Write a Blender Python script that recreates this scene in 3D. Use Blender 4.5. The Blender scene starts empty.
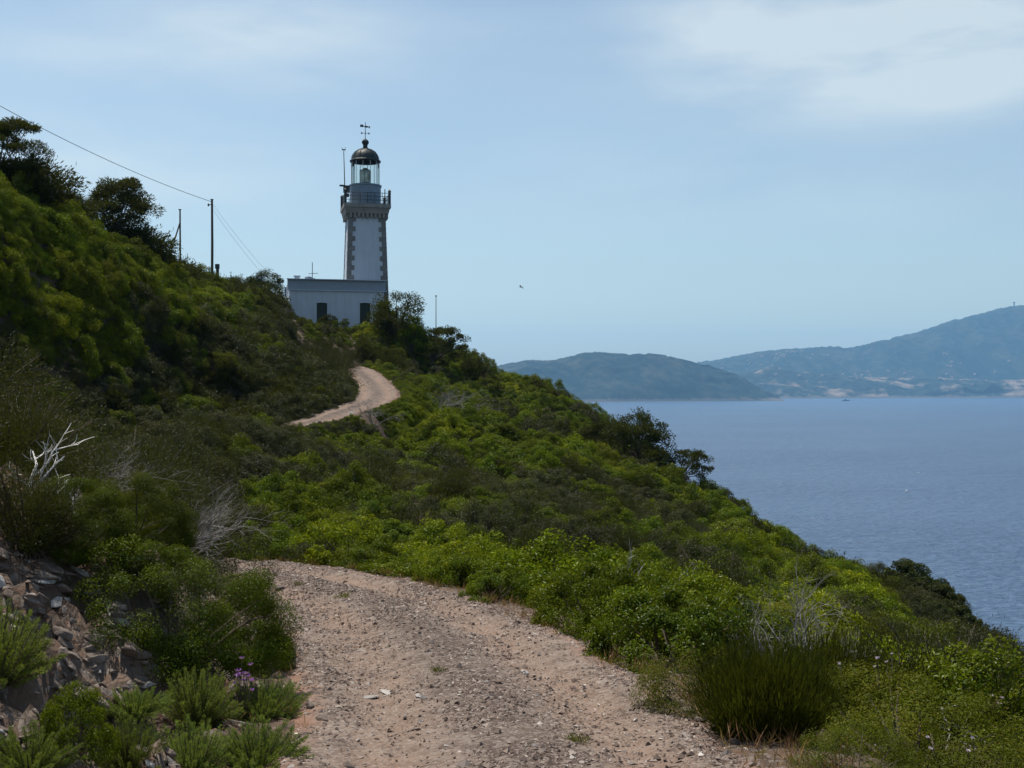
import bpy, bmesh, math, random
import numpy as np
from mathutils import Vector, Matrix, Euler

# ---------------------------------------------------------------- camera, sky, sun, exposure
S = bpy.context.scene
COL = S.collection
F, PX0, PY0 = 1150.0, 512.0, 388.0          # focal length in pixels, principal column, eye-level row
cam_d = bpy.data.cameras.new('camera')
cam_d.sensor_width = 36.0
cam_d.lens = 36.0 * F / 1024.0
cam_d.shift_y = (388.0 - 384.0) / 1024.0
cam_d.clip_start, cam_d.clip_end = 0.1, 60000.0
cam = bpy.data.objects.new('camera', cam_d)
cam.rotation_euler = (math.radians(90), 0, 0)
COL.objects.link(cam)
S.camera = cam

SUN_EL, SUN_AZ = math.radians(68), math.radians(-48)   # azimuth from +Y, negative = to the left
S_DIR = Vector((math.sin(SUN_AZ) * math.cos(SUN_EL), math.cos(SUN_AZ) * math.cos(SUN_EL), math.sin(SUN_EL)))
W = bpy.data.worlds.new('World')
S.world = W
W.use_nodes = True
SKY_STRENGTH = 0.121
def build_world():
    nt = W.node_tree
    nt.nodes.clear()
    N, L = nt.nodes.new, nt.links.new
    out = N('ShaderNodeOutputWorld'); bg = N('ShaderNodeBackground')
    sky = N('ShaderNodeTexSky'); sky.sky_type = 'NISHITA'; sky.sun_disc = False
    sky.sun_elevation = SUN_EL; sky.sun_rotation = SUN_AZ
    sky.altitude = 60; sky.air_density = 1.0; sky.dust_density = 1.3; sky.ozone_density = 0.7
    tc = N('ShaderNodeTexCoord')
    # thin cirrus: flatten the direction on to a high layer, stretch it and threshold noise
    # thin cirrus in a few quarters of the sky: soft patches broken by streaky noise
    def m_(op, a, c=0.0, clamp=False):
        n = N('ShaderNodeMath'); n.operation = op; n.use_clamp = clamp
        for q, v in ((0, a), (1, c)):
            if isinstance(v, (int, float)): n.inputs[q].default_value = v
            else: L(v, n.inputs[q])
        return n.outputs[0]
    sep = N('ShaderNodeSeparateXYZ'); L(tc.outputs['Generated'], sep.inputs[0])
    hor = m_('SQRT', m_('ADD', m_('MULTIPLY', sep.outputs[0], sep.outputs[0]), m_('MULTIPLY', sep.outputs[1], sep.outputs[1])))
    az = m_('ARCTAN2', sep.outputs[0], sep.outputs[1]); el = m_('ARCTAN2', sep.outputs[2], hor)
    cmb = N('ShaderNodeCombineXYZ'); L(az, cmb.inputs[0]); L(el, cmb.inputs[1])
    mp = N('ShaderNodeMapping'); L(cmb.outputs[0], mp.inputs[0])
    mp.inputs['Rotation'].default_value = (0, 0, math.radians(-5)); mp.inputs['Scale'].default_value = (4.2, 17.0, 1)
    mp.inputs['Location'].default_value = (5.3, 2.9, 0)
    n1 = N('ShaderNodeTexNoise'); n1.inputs['Scale'].default_value = 1.0; n1.inputs['Detail'].default_value = 9
    n1.inputs['Roughness'].default_value = 0.54; n1.inputs['Distortion'].default_value = 0.25
    L(mp.outputs[0], n1.inputs[0])
    tot = 0.0
    for (ca, ce, ra, re, st) in CLOUDS:
        dx = m_('DIVIDE', m_('SUBTRACT', az, ca), ra); dy = m_('DIVIDE', m_('SUBTRACT', el, ce), re)
        q = m_('MULTIPLY', m_('EXPONENT', m_('MULTIPLY', m_('ADD', m_('MULTIPLY', dx, dx), m_('MULTIPLY', dy, dy)), -1.0)), st)
        tot = m_('ADD', tot, q)
    cl = m_('MULTIPLY', m_('MULTIPLY', m_('SUBTRACT', n1.outputs[0], 0.25, True), 2.4), tot, True)
    r = N('ShaderNodeValToRGB'); L(cl, r.inputs[0])
    r.color_ramp.elements[0].position = 0.0; r.color_ramp.elements[0].color = (0, 0, 0, 1)
    r.color_ramp.elements[1].position = 1.0; r.color_ramp.elements[1].color = (0.70, 0.70, 0.70, 1)
    mix = N('ShaderNodeMix'); mix.data_type = 'RGBA'
    L(r.outputs[0], mix.inputs[0]); L(sky.outputs[0], mix.inputs[6])
    mix.inputs[7].default_value = (5.6, 6.2, 6.8, 1)
    tn = N('ShaderNodeMix'); tn.data_type = 'RGBA'; tn.blend_type = 'MULTIPLY'; tn.inputs[0].default_value = 1.0
    L(mix.outputs[2], tn.inputs[6]); tn.inputs[7].default_value = (1.0, 0.99, 0.90, 1)
    L(tn.outputs[2], bg.inputs[0]); bg.inputs[1].default_value = SKY_STRENGTH
    L(bg.outputs[0], out.inputs[0])
CLOUDS = [(0.30, 0.294, 0.17, 0.030, 1.75), (0.32, 0.250, 0.19, 0.032, 1.6), (0.17, 0.312, 0.07, 0.02, 0.6), (-0.20, 0.300, 0.16, 0.025, 1.2), (-0.28, 0.262, 0.16, 0.022, 0.9),
          (0.25, 0.165, 0.24, 0.035, 0.5), (-0.34, 0.185, 0.14, 0.035, 1.2), (0.1, 0.20, 0.15, 0.02, 0.2), (-1.4, 0.5, 0.5, 0.2, 0.6), (2.2, 0.4, 0.6, 0.15, 0.7)]
build_world()

sun_d = bpy.data.lights.new('sun', 'SUN')
sun_d.energy = 5.0; sun_d.angle = math.radians(0.53); sun_d.color = (1.0, 0.94, 0.84)
sun = bpy.data.objects.new('sun', sun_d)
sun.rotation_mode = 'QUATERNION'; sun.rotation_quaternion = S_DIR.to_track_quat('Z', 'Y')
sun.location = S_DIR * 200
COL.objects.link(sun)

S.view_settings.view_transform = 'Standard'; S.view_settings.look = 'None'
S.view_settings.exposure = 0.22; S.view_settings.gamma = 1.0; S.view_settings.use_curve_mapping = False
S.render.engine = 'CYCLES'
S.cycles.max_bounces = 6; S.cycles.diffuse_bounces = 3; S.cycles.glossy_bounces = 2
S.cycles.transmission_bounces = 4; S.cycles.transparent_max_bounces = 6; S.cycles.volume_bounces = 1
S.cycles.caustics_reflective = False; S.cycles.caustics_refractive = False
S.cycles.use_denoising = True

SEA = -60.0                                   # the camera stands 60 m above the sea
HAZE_DENSITY = 6.6e-5

# ---------------------------------------------------------------- helpers
rng = np.random.default_rng(7)
random.seed(7)

def P(px, py, Y):
    return ((px - PX0) / F * Y, Y, (PY0 - py) / F * Y)

def tag(o, label=None, cat=None, group=None, kind=None):
    if label: o['label'] = label
    if cat: o['category'] = cat
    if group: o['group'] = group
    if kind: o['kind'] = kind
    return o

def empty(name, loc=(0, 0, 0), rz=0.0):
    o = bpy.data.objects.new(name, None)
    o.empty_display_size = 0.2
    o.location = loc; o.rotation_euler = (0, 0, rz)
    COL.objects.link(o)
    return o

def link(name, me, mat=None, parent=None, loc=None):
    o = bpy.data.objects.new(name, me)
    if mat is not None and len(me.materials) == 0: me.materials.append(mat)
    if parent is not None: o.parent = parent
    if loc is not None: o.location = loc
    COL.objects.link(o)
    return o

def mesh_np(name, V, faces, mat=None, attrs=None, smooth=False, mats=None, mat_idx=None):
    """V (n,3); faces: (m,k) int array, or a list of such arrays"""
    if isinstance(faces, np.ndarray): faces = [faces]
    faces = [f for f in faces if len(f)]
    me = bpy.data.meshes.new(name)
    V = np.asarray(V, np.float32)
    me.vertices.add(len(V)); me.vertices.foreach_set('co', V.ravel())
    li = np.concatenate([f.ravel() for f in faces]).astype(np.int32)
    tot = np.concatenate([np.full(len(f), f.shape[1]) for f in faces]).astype(np.int32)
    st = np.concatenate([[0], np.cumsum(tot)[:-1]]).astype(np.int32)
    me.loops.add(len(li)); me.loops.foreach_set('vertex_index', li)
    me.polygons.add(len(tot)); me.polygons.foreach_set('loop_start', st); me.polygons.foreach_set('loop_total', tot)
    me.polygons.foreach_set('use_smooth', np.full(len(tot), bool(smooth)))
    if attrs:
        for k, (dom, arr) in attrs.items():
            a = me.attributes.new(k, 'FLOAT', dom); a.data.foreach_set('value', np.asarray(arr, np.float32))
    if mat: me.materials.append(mat)
    if mats:
        for m in mats: me.materials.append(m)
    if mat_idx is not None: me.polygons.foreach_set('material_index', np.asarray(mat_idx, np.int32))
    me.update(calc_edges=True)
    return me

class MB:
    """collects simple shapes into one mesh"""
    def __init__(s): s.V = []; s.F = {}; s.n = 0
    def add(s, V, F):
        V = np.asarray(V, float); F = np.asarray(F, int)
        s.V.append(V); s.F.setdefault(F.shape[1], []).append(F + s.n); s.n += len(V)
    def box(s, c, d, rz=0.0, taper=1.0):
        x, y, z = np.array(d) / 2.0
        v = np.array([[-x,-y,-z],[x,-y,-z],[x,y,-z],[-x,y,-z],[-x*taper,-y*taper,z],[x*taper,-y*taper,z],[x*taper,y*taper,z],[-x*taper,y*taper,z]])
        if rz:
            ca, sa = math.cos(rz), math.sin(rz)
            v = v @ np.array([[ca, sa, 0], [-sa, ca, 0], [0, 0, 1]])
        s.add(v + np.array(c), [[0,3,2,1],[4,5,6,7],[0,1,5,4],[1,2,6,5],[2,3,7,6],[3,0,4,7]])
    def tube(s, pts, rad, sides=6, cap=True):
        V, Fq = tube(pts, rad, sides)
        s.add(V, Fq)
        if cap:
            n = len(pts)
            s.F.setdefault(sides, []).append(np.array([[s.n - len(V) + i for i in range(sides)][::-1]]))
            s.F.setdefault(sides, []).append(np.array([[s.n - len(V) + (n-1)*sides + i for i in range(sides)]]))
    def lathe(s, prof, c=(0, 0, 0), sides=24, rot=0.0):
        prof = np.array(prof, float)
        a = np.linspace(0, 2*np.pi, sides, endpoint=False) + rot
        V = np.stack([prof[:, 0][:, None]*np.cos(a), prof[:, 0][:, None]*np.sin(a), np.repeat(prof[:, 1][:, None], sides, 1)], -1).reshape(-1, 3)
        k = len(prof); i, j = np.meshgrid(np.arange(k-1), np.arange(sides), indexing='ij'); j2 = (j+1) % sides
        Fq = np.stack([i*sides+j, i*sides+j2, (i+1)*sides+j2, (i+1)*sides+j], -1).reshape(-1, 4)
        s.add(V + np.array(c), Fq)
    def mesh(s, name, mat=None, smooth=False):
        return mesh_np(name, np.concatenate(s.V), [np.concatenate(f) for f in s.F.values()], mat, smooth=smooth)
    def build(s, name, mat, parent=None, loc=None, smooth=False):
        return link(name, s.mesh(name, mat, smooth), None, parent, loc)

def tube(pts, rad, sides=5):
    p = np.asarray(pts, float); r = np.broadcast_to(np.asarray(rad, float), (len(p),))
    t = np.gradient(p, axis=0); t /= np.linalg.norm(t, axis=1)[:, None] + 1e-9
    up = np.where(np.abs(t[:, 2:3]) > 0.9, [[1., 0, 0]], [[0, 0, 1.]])
    u = np.cross(t, up); u /= np.linalg.norm(u, axis=1)[:, None] + 1e-9
    w = np.cross(u, t)
    a = np.linspace(0, 2*np.pi, sides, endpoint=False)
    V = p[:, None] + r[:, None, None]*(u[:, None]*np.cos(a)[None, :, None] + w[:, None]*np.sin(a)[None, :, None])
    k = len(p); i, j = np.meshgrid(np.arange(k-1), np.arange(sides), indexing='ij'); j2 = (j+1) % sides
    Fq = np.stack([i*sides+j, i*sides+j2, (i+1)*sides+j2, (i+1)*sides+j], -1).reshape(-1, 4)
    return V.reshape(-1, 3), Fq

def vnoise(x, y, seed=0):
    xi = np.floor(x).astype(np.int64); yi = np.floor(y).astype(np.int64)
    fx = x - xi; fy = y - yi
    fx = fx*fx*fx*(fx*(fx*6-15)+10); fy = fy*fy*fy*(fy*(fy*6-15)+10)
    def h(a, b):
        n = (a*374761393 + b*668265263 + seed*974634777) & 0xFFFFFFFF
        n = ((n ^ (n >> 13))*1274126177) & 0xFFFFFFFF
        n = (n ^ (n >> 16)) & 0xFFFFFFFF
        return n / 4294967295.0*2 - 1
    return (h(xi, yi)*(1-fx)+h(xi+1, yi)*fx)*(1-fy) + (h(xi, yi+1)*(1-fx)+h(xi+1, yi+1)*fx)*fy

def fbm(x, y, scale, octaves=4, seed=0, gain=0.5):
    x = np.asarray(x, float); y = np.asarray(y, float)
    a, f, o = 1.0, 1.0/scale, 0.0
    for k in range(octaves):
        o = o + a*vnoise(x*f + 17.3*k, y*f - 9.1*k, seed + k); a *= gain; f *= 2.03
    return o

# ---------------------------------------------------------------- materials
class NT:
    def __init__(s, name):
        s.m = bpy.data.materials.new(name); s.m.use_nodes = True
        s.t = s.m.node_tree; s.t.nodes.clear()
        s.out = s.t.nodes.new('ShaderNodeOutputMaterial')
    def n(s, typ, props=None, **inp):
        nd = s.t.nodes.new('ShaderNode' + typ)
        for k, v in (props or {}).items(): setattr(nd, k, v)
        for k, v in inp.items():
            key = int(k[1:]) if k[0] == '_' else k.replace('_', ' ')
            s.set(nd.inputs[key], v)
        return nd
    def set(s, sock, v):
        if isinstance(v, bpy.types.NodeSocket): s.t.links.new(v, sock)
        elif isinstance(v, bpy.types.Node): s.t.links.new(v.outputs[0], sock)
        else:
            if isinstance(v, (tuple, list)) and len(v) == 3 and sock.type == 'RGBA': v = (*v, 1)
            sock.default_value = v
    def ramp(s, fac, stops, interp='LINEAR'):
        nd = s.n('ValToRGB'); s.set(nd.inputs[0], fac)
        cr = nd.color_ramp; cr.interpolation = interp
        while len(cr.elements) < len(stops): cr.elements.new(0.5)
        for e, (p, c) in zip(cr.elements, stops):
            e.position = p; e.color = (*c, 1) if len(c) == 3 else c
        return nd.outputs[0]
    def mix(s, fac, a, b, blend='MIX'):
        nd = s.n('Mix', {'data_type': 'RGBA', 'blend_type': blend})
        s.set(nd.inputs[0], fac); s.set(nd.inputs[6], a); s.set(nd.inputs[7], b)
        return nd.outputs[2]
    def math(s, op, a, b=0.0, clamp=False):
        nd = s.n('Math', {'operation': op, 'use_clamp': clamp}); s.set(nd.inputs[0], a); s.set(nd.inputs[1], b)
        return nd.outputs[0]
    def noise(s, scale, detail=4, rough=0.55, vec=None, dist=0.0):
        nd = s.n('TexNoise'); nd.inputs['Scale'].default_value = scale; nd.inputs['Detail'].default_value = detail
        nd.inputs['Roughness'].default_value = rough; nd.inputs['Distortion'].default_value = dist
        s.set(nd.inputs[0], vec if vec is not None else s.pos())
        return nd.outputs[0]
    def pos(s): 
        if not hasattr(s, '_p'): s._p = s.n('NewGeometry').outputs['Position']
        return s._p
    def obj(s):
        return s.n('TexCoord').outputs['Object']
    def attr(s, name): return s.n('Attribute', {'attribute_name': name}).outputs['Fac']
    def bump(s, h, strength=0.5, dist=0.02):
        nd = s.n('Bump'); nd.inputs['Strength'].default_value = strength; nd.inputs['Distance'].default_value = dist
        s.set(nd.inputs['Height'], h); return nd.outputs[0]
    def bsdf(s, col, rough=0.8, spec=0.3, normal=None, metal=0.0):
        b = s.n('BsdfPrincipled'); s.set(b.inputs['Base Color'], col); s.set(b.inputs['Roughness'], rough)
        b.inputs['Specular IOR Level'].default_value = spec; b.inputs['Metallic'].default_value = metal
        if normal is not None: s.set(b.inputs['Normal'], normal)
        return b
    def done(s, shader):
        s.t.links.new(shader.outputs[0] if isinstance(shader, bpy.types.Node) else shader, s.out.inputs[0]); return s.m

def leaf_mat(name, stops, rough=0.6, spec=0.04, trans=0.28, vary=0.35):
    t = NT(name)
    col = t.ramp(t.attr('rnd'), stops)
    oi = t.n('ObjectInfo')
    val = t.n('MapRange', None, _0=oi.outputs['Random'], _3=1.0 - vary, _4=1.0 + vary)
    hue = t.n('MapRange', None, _0=t.math('FRACT', t.math('MULTIPLY', oi.outputs['Random'], 7.13)), _3=0.485, _4=0.515)
    hsv = t.n('HueSaturation', None, Hue=hue.outputs[0], Value=val.outputs[0], Saturation=1.12, Color=col)
    df = t.n('BsdfDiffuse'); t.set(df.inputs[0], hsv.outputs[0])
    gl = t.n('BsdfGlossy'); gl.inputs['Roughness'].default_value = rough*0.7
    b = t.n('MixShader'); b.inputs[0].default_value = spec*0.25; t.set(b.inputs[1], df.outputs[0]); t.set(b.inputs[2], gl.outputs[0])
    tr = t.n('BsdfTranslucent'); t.set(tr.inputs[0], t.mix(0.5, hsv.outputs[0], (0.26, 0.28, 0.02)))
    mx = t.n('MixShader'); mx.inputs[0].default_value = trans
    t.set(mx.inputs[1], b.outputs[0]); t.set(mx.inputs[2], tr.outputs[0])
    return t.done(mx)

M = {}
M['lentisk'] = leaf_mat('lentisk_leaf', [(0, (0.021, 0.038, 0.004)), (0.5, (0.054, 0.087, 0.004)), (0.85, (0.107, 0.142, 0.005)), (1, (0.163, 0.186, 0.029))], 0.55, 0.06, 0.22)
M['arbutus'] = leaf_mat('strawberry_tree_leaf', [(0, (0.036, 0.054, 0.003)), (0.5, (0.095, 0.130, 0.004)), (0.9, (0.176, 0.200, 0.008)), (1, (0.243, 0.230, 0.040))], 0.55, 0.06, 0.25)
M['heather'] = leaf_mat('heather_leaf', [(0, (0.010, 0.013, 0.005)), (0.5, (0.019, 0.023, 0.005)), (0.85, (0.036, 0.038, 0.012)), (1, (0.056, 0.045, 0.022))], 0.7, 0.1, 0.14)
M['broom'] = leaf_mat('broom_stem', [(0, (0.012, 0.017, 0.003)), (0.6, (0.026, 0.033, 0.005)), (1, (0.055, 0.060, 0.012))], 0.6, 0.05, 0.16)
M['cistus'] = leaf_mat('cistus_leaf', [(0, (0.032, 0.043, 0.006)), (0.5, (0.067, 0.082, 0.011)), (0.9, (0.119, 0.128, 0.023)), (1, (0.130, 0.092, 0.032))], 0.7, 0.05, 0.25)
M['feather'] = leaf_mat('young_heather_leaf', [(0, (0.068, 0.097, 0.032)), (0.5, (0.127, 0.178, 0.053)), (1, (0.238, 0.282, 0.074))], 0.6, 0.06, 0.3)
M['dark_leaf'] = leaf_mat('dark_green_leaf', [(0, (0.011, 0.021, 0.003)), (0.5, (0.028, 0.047, 0.003)), (0.9, (0.062, 0.081, 0.006)), (1, (0.095, 0.106, 0.016))], 0.55, 0.05, 0.2)
M['pine'] = leaf_mat('dark_tree_leaf', [(0, (0.010, 0.016, 0.005)), (0.6, (0.022, 0.030, 0.008)), (1, (0.050, 0.055, 0.016))], 0.6, 0.06, 0.14)
M['dry'] = leaf_mat('dry_grass_blade', [(0, (0.16, 0.085, 0.045)), (0.5, (0.25, 0.15, 0.075)), (1, (0.34, 0.25, 0.14))], 0.8, 0.1, 0.25)
M['petal'] = leaf_mat('pale_pink_petal', [(0, (0.40, 0.30, 0.42)), (1, (0.66, 0.58, 0.68))], 0.7, 0.2, 0.35, 0.05)
M['violet'] = leaf_mat('violet_petal', [(0, (0.16, 0.05, 0.26)), (1, (0.28, 0.12, 0.42))], 0.7, 0.2, 0.35, 0.05)
def twig_mat(name, a, b):
    t = NT(name); n = t.noise(9, 4, 0.6, t.obj())
    return t.done(t.bsdf(t.ramp(n, [(0.3, a), (0.7, b)]), 0.85, 0.15))
M['bleached'] = twig_mat('bleached_wood', (0.42, 0.40, 0.38), (0.70, 0.68, 0.65))
M['twig'] = twig_mat('brown_twig', (0.055, 0.042, 0.030), (0.12, 0.095, 0.07))
M['grey_twig'] = twig_mat('grey_dead_twig', (0.13, 0.12, 0.115), (0.30, 0.285, 0.27))
M['white_twig'] = twig_mat('bleached_dead_wood', (0.20, 0.185, 0.175), (0.50, 0.48, 0.455))
M['bark'] = twig_mat('dark_bark', (0.035, 0.028, 0.022), (0.10, 0.080, 0.062))

def soil_mat():
    t = NT('hillside_soil')
    big = t.noise(0.6, 5, 0.6); fine = t.noise(9, 6, 0.65)
    c = t.ramp(big, [(0.32, (0.060, 0.042, 0.032)), (0.5, (0.095, 0.072, 0.056)), (0.66, (0.15, 0.12, 0.098))])
    c = t.mix(t.ramp(fine, [(0.42, (0, 0, 0)), (0.62, (0.7, 0.7, 0.7))]), c, (0.13, 0.075, 0.05))
    vor = t.n('TexVoronoi', {'feature': 'F1', 'distance': 'CHEBYCHEV'}); vor.inputs['Scale'].default_value = 14; t.set(vor.inputs[0], t.pos())
    c = t.mix(t.ramp(vor.outputs['Color'], [(0.70, (0, 0, 0)), (0.80, (0.6, 0.6, 0.6))]), c, (0.20, 0.175, 0.155))
    h = t.math('ADD', t.math('MULTIPLY', fine, 1.0), t.math('MULTIPLY', vor.outputs['Distance'], -0.8))
    return t.done(t.bsdf(c, 0.92, 0.15, t.bump(h, 0.9, 0.05)))
M['soil'] = soil_mat()

def road_mat():
    t = NT('dirt_road')
    ac = t.attr('across')                       # -1 left edge ... 1 right edge
    big = t.noise(0.9, 4, 0.6); mid = t.noise(4.5, 5, 0.6); fine = t.noise(30, 5, 0.75)
    c = t.ramp(mid, [(0.30, (0.068, 0.049, 0.039)), (0.5, (0.167, 0.123, 0.098)), (0.68, (0.252, 0.198, 0.162))])
    # smoother ochre earth showing in the wheel tracks
    tr = t.ramp(t.math('ABSOLUTE', t.math('SUBTRACT', t.math('ABSOLUTE', ac), 0.48)), [(0.08, (1, 1, 1)), (0.26, (0, 0, 0))])
    tm = t.math('MULTIPLY', tr, t.ramp(big, [(0.36, (0.45, 0.45, 0.45)), (0.56, (1, 1, 1))]))
    c = t.mix(t.math('MULTIPLY', tm, 0.62), c, (0.248, 0.167, 0.121))
    cr = t.math('MULTIPLY', t.ramp(t.math('ABSOLUTE', t.math('SUBTRACT', ac, 0.03)), [(0.10, (1, 1, 1)), (0.30, (0, 0, 0))]), t.ramp(big, [(0.35, (0.4, 0.4, 0.4)), (0.6, (1, 1, 1))]))
    c = t.mix(t.math('MULTIPLY', cr, 0.8), c, (0.061, 0.045, 0.037))
    # dark and pale grit
    c = t.mix(t.ramp(fine, [(0.52, (0, 0, 0)), (0.66, (0.85, 0.85, 0.85))]), c, (0.334, 0.283, 0.248))
    c = t.mix(t.ramp(t.noise(55, 4, 0.7), [(0.55, (0, 0, 0)), (0.70, (0.8, 0.8, 0.8))]), c, (0.057, 0.038, 0.031))
    v = t.n('TexVoronoi', {'feature': 'F1'}); v.inputs['Scale'].default_value = 26; t.set(v.inputs[0], t.pos())
    c = t.mix(t.math('MULTIPLY', t.ramp(v.outputs['Color'], [(0.62, (0, 0, 0)), (0.78, (1, 1, 1))]), t.math('SUBTRACT', 0.75, t.math('MULTIPLY', tm, 0.6))), c, (0.223, 0.182, 0.156))
    # red earth along the verges
    ed = t.math('MULTIPLY', t.ramp(t.math('ABSOLUTE', ac), [(0.78, (0, 0, 0)), (1.0, (1, 1, 1))]), t.ramp(mid, [(0.38, (0, 0, 0)), (0.55, (1, 1, 1))]))
    c = t.mix(ed, c, (0.235, 0.118, 0.076))
    h = t.math('ADD', t.math('MULTIPLY', fine, 0.7), t.math('MULTIPLY', v.outputs['Distance'], -0.9))
    h = t.math('ADD', h, mid)
    return t.done(t.bsdf(c, 0.93, 0.12, t.bump(h, 0.8, 0.03)))
M['road'] = road_mat()

def rock_mat(name, stops, scale=5.0):
    t = NT(name)
    p = t.pos(); n = t.noise(scale, 6, 0.65, p); n2 = t.noise(scale*7, 4, 0.6, p)
    oi = t.n('ObjectInfo')
    mp = t.n('MapRange', None, _0=oi.outputs['Random'], _3=0.75, _4=1.2)
    c = t.ramp(n, stops)
    c = t.mix(t.ramp(n2, [(0.52, (0, 0, 0)), (0.7, (0.6, 0.6, 0.6))]), c, (0.16, 0.125, 0.10))
    c = t.n('HueSaturation', None, Value=mp.outputs[0], Color=c).outputs[0]
    return t.done(t.bsdf(c, 0.88, 0.2, t.bump(t.math('ADD', n, n2), 0.6, 0.03)))
M['rock'] = rock_mat('shale_rock', [(0.3, (0.085, 0.058, 0.044)), (0.5, (0.155, 0.122, 0.102)), (0.68, (0.25, 0.215, 0.19))])
M['pale_rock'] = rock_mat('pale_rock', [(0.3, (0.24, 0.215, 0.195)), (0.5, (0.35, 0.325, 0.30)), (0.7, (0.46, 0.44, 0.415))])
M['dark_rock'] = rock_mat('dark_rock', [(0.3, (0.055, 0.045, 0.042)), (0.6, (0.12, 0.10, 0.09))])
def gravel_mat():
    t = NT('road_gravel')
    c = t.ramp(t.attr('rnd'), [(0, (0.055, 0.040, 0.034)), (0.35, (0.13, 0.095, 0.078)), (0.62, (0.22, 0.17, 0.142)), (0.85, (0.33, 0.28, 0.245)), (1, (0.55, 0.51, 0.47))])
    return t.done(t.bsdf(c, 0.9, 0.15))
M['gravel'] = gravel_mat()

def flat(name, col, rough=0.6, spec=0.3, metal=0.0, var=0.12, sc=3.0, grime=None):
    t = NT(name); n = t.noise(sc, 5, 0.6, t.obj())
    a = tuple(c*(1-var) for c in col); b = tuple(min(1, c*(1+var)) for c in col)
    c = t.ramp(n, [(0.3, a), (0.7, b)])
    if grime:
        st = t.n('Mapping'); t.set(st.inputs[0], t.obj()); st.inputs['Scale'].default_value = (2.2, 2.2, 0.22)
        c = t.mix(t.ramp(t.noise(1.6, 5, 0.6, st.outputs[0]), [(0.45, (0, 0, 0)), (0.70, (0.8, 0.8, 0.8))]), c, grime)
    return t.done(t.bsdf(c, rough, spec, t.bump(n, 0.1, 0.01), metal))
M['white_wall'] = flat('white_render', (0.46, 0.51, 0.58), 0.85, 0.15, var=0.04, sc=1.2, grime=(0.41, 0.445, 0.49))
M['band'] = flat('pale_blue_grey_band', (0.25, 0.29, 0.35), 0.8, 0.2, var=0.05)
M['stone'] = flat('quoin_stone', (0.175, 0.172, 0.168), 0.9, 0.15, var=0.25, sc=2.5)
M['gallery'] = flat('gallery_stone', (0.225, 0.215, 0.20), 0.9, 0.15, var=0.2, sc=2.5)
M['shutter'] = flat('dark_green_shutter', (0.016, 0.032, 0.028), 0.5)
M['lantern_paint'] = flat('grey_lantern_paint', (0.17, 0.225, 0.285), 0.55, var=0.08)
M['dome'] = flat('dark_green_dome', (0.012, 0.022, 0.024), 0.55, 0.3, var=0.3)
M['pale_bar'] = flat('pale_glazing_bar', (0.42, 0.44, 0.44), 0.5)
M['iron'] = flat('dark_iron', (0.035, 0.038, 0.042), 0.55)
M['wood'] = flat('weathered_pole_wood', (0.085, 0.065, 0.05), 0.85, 0.15, var=0.3, sc=6)
M['wire'] = flat('black_wire', (0.03, 0.03, 0.032), 0.6)
M['brass'] = flat('lens_brass', (0.14, 0.15, 0.10), 0.4, metal=0.4)
def glass_mat():
    t = NT('lantern_glass')
    g = t.n('BsdfGlossy'); g.inputs['Roughness'].default_value = 0.02
    tr = t.n('BsdfTransparent'); tr.inputs[0].default_value = (0.90, 0.93, 0.90, 1)
    fr = t.n('Fresnel'); fr.inputs[0].default_value = 1.18
    mx = t.n('MixShader'); t.set(mx.inputs[0], fr.outputs[0]); t.set(mx.inputs[1], tr.outputs[0]); t.set(mx.inputs[2], g.outputs[0])
    return t.done(mx)
M['glass'] = glass_mat()
def lens_mat():
    t = NT('fresnel_lens')
    b = t.bsdf((0.50, 0.55, 0.48), 0.15, 0.6); b.inputs['Transmission Weight'].default_value = 0.55
    return t.done(b)
M['lens'] = lens_mat()

def sea_mat():
    t = NT('sea_water')
    p = t.pos()
    st = t.n('Mapping'); t.set(st.inputs[0], p); st.inputs['Rotation'].default_value = (0, 0, 0.35); st.inputs['Scale'].default_value = (1, 1.7, 1)
    w1 = t.noise(0.045, 6, 0.62, st.outputs[0]); w2 = t.noise(0.32, 5, 0.6, st.outputs[0], 0.3); w3 = t.noise(0.004, 4, 0.5, st.outputs[0])
    h = t.math('ADD', t.math('MULTIPLY', w1, 2.2), t.math('MULTIPLY', w2, 0.8))
    c = t.mix(t.ramp(w3, [(0.35, (0, 0, 0)), (0.65, (1, 1, 1))]), SEA_A, SEA_B)
    c = t.mix(t.ramp(w2, [(0.44, (0, 0, 0)), (0.62, (0.8, 0.8, 0.8))]), c, (0.085, 0.14, 0.235))
    b = t.bsdf(c, 0.35, 0.25, t.bump(h, 1.0, 2.6))
    return t.done(b)
SEA_A, SEA_B = (0.026, 0.056, 0.115), (0.042, 0.080, 0.148)
M['sea'] = sea_mat()

def far_mat(name, rocky, pale):
    t = NT(name)
    p = t.pos(); n = t.noise(0.006, 6, 0.6, p); n2 = t.noise(0.022, 5, 0.65, p); n3 = t.noise(0.0022, 3, 0.5, p)
    c = t.ramp(n2, [(0.36, (0.005, 0.012, 0.013)), (0.54, (0.014, 0.026, 0.024)), (0.68, (0.044, 0.052, 0.038))])  # forest greens, with the blue of distance haze painted into the darker tones
    c = t.mix(t.math('MULTIPLY', t.ramp(n, [(0.52, (0, 0, 0)), (0.66, (1, 1, 1))]), rocky), c, pale)
    sep = t.n('SeparateXYZ'); t.set(sep.inputs[0], p)
    hgt = t.math('ADD', t.math('SUBTRACT', sep.outputs[2], SEA), t.math('MULTIPLY', n2, -34.0))
    c = t.mix(t.ramp(t.math('DIVIDE', t.math('ADD', hgt, 10.0), 40.0), [(0.0, (1, 1, 1)), (0.22, (0, 0, 0))]), c, (0.115, 0.10, 0.09))
    return t.done(t.bsdf(c, 0.95, 0.1))
M['far_wood'] = far_mat('wooded_headland', 0.15, (0.20, 0.17, 0.12))
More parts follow.
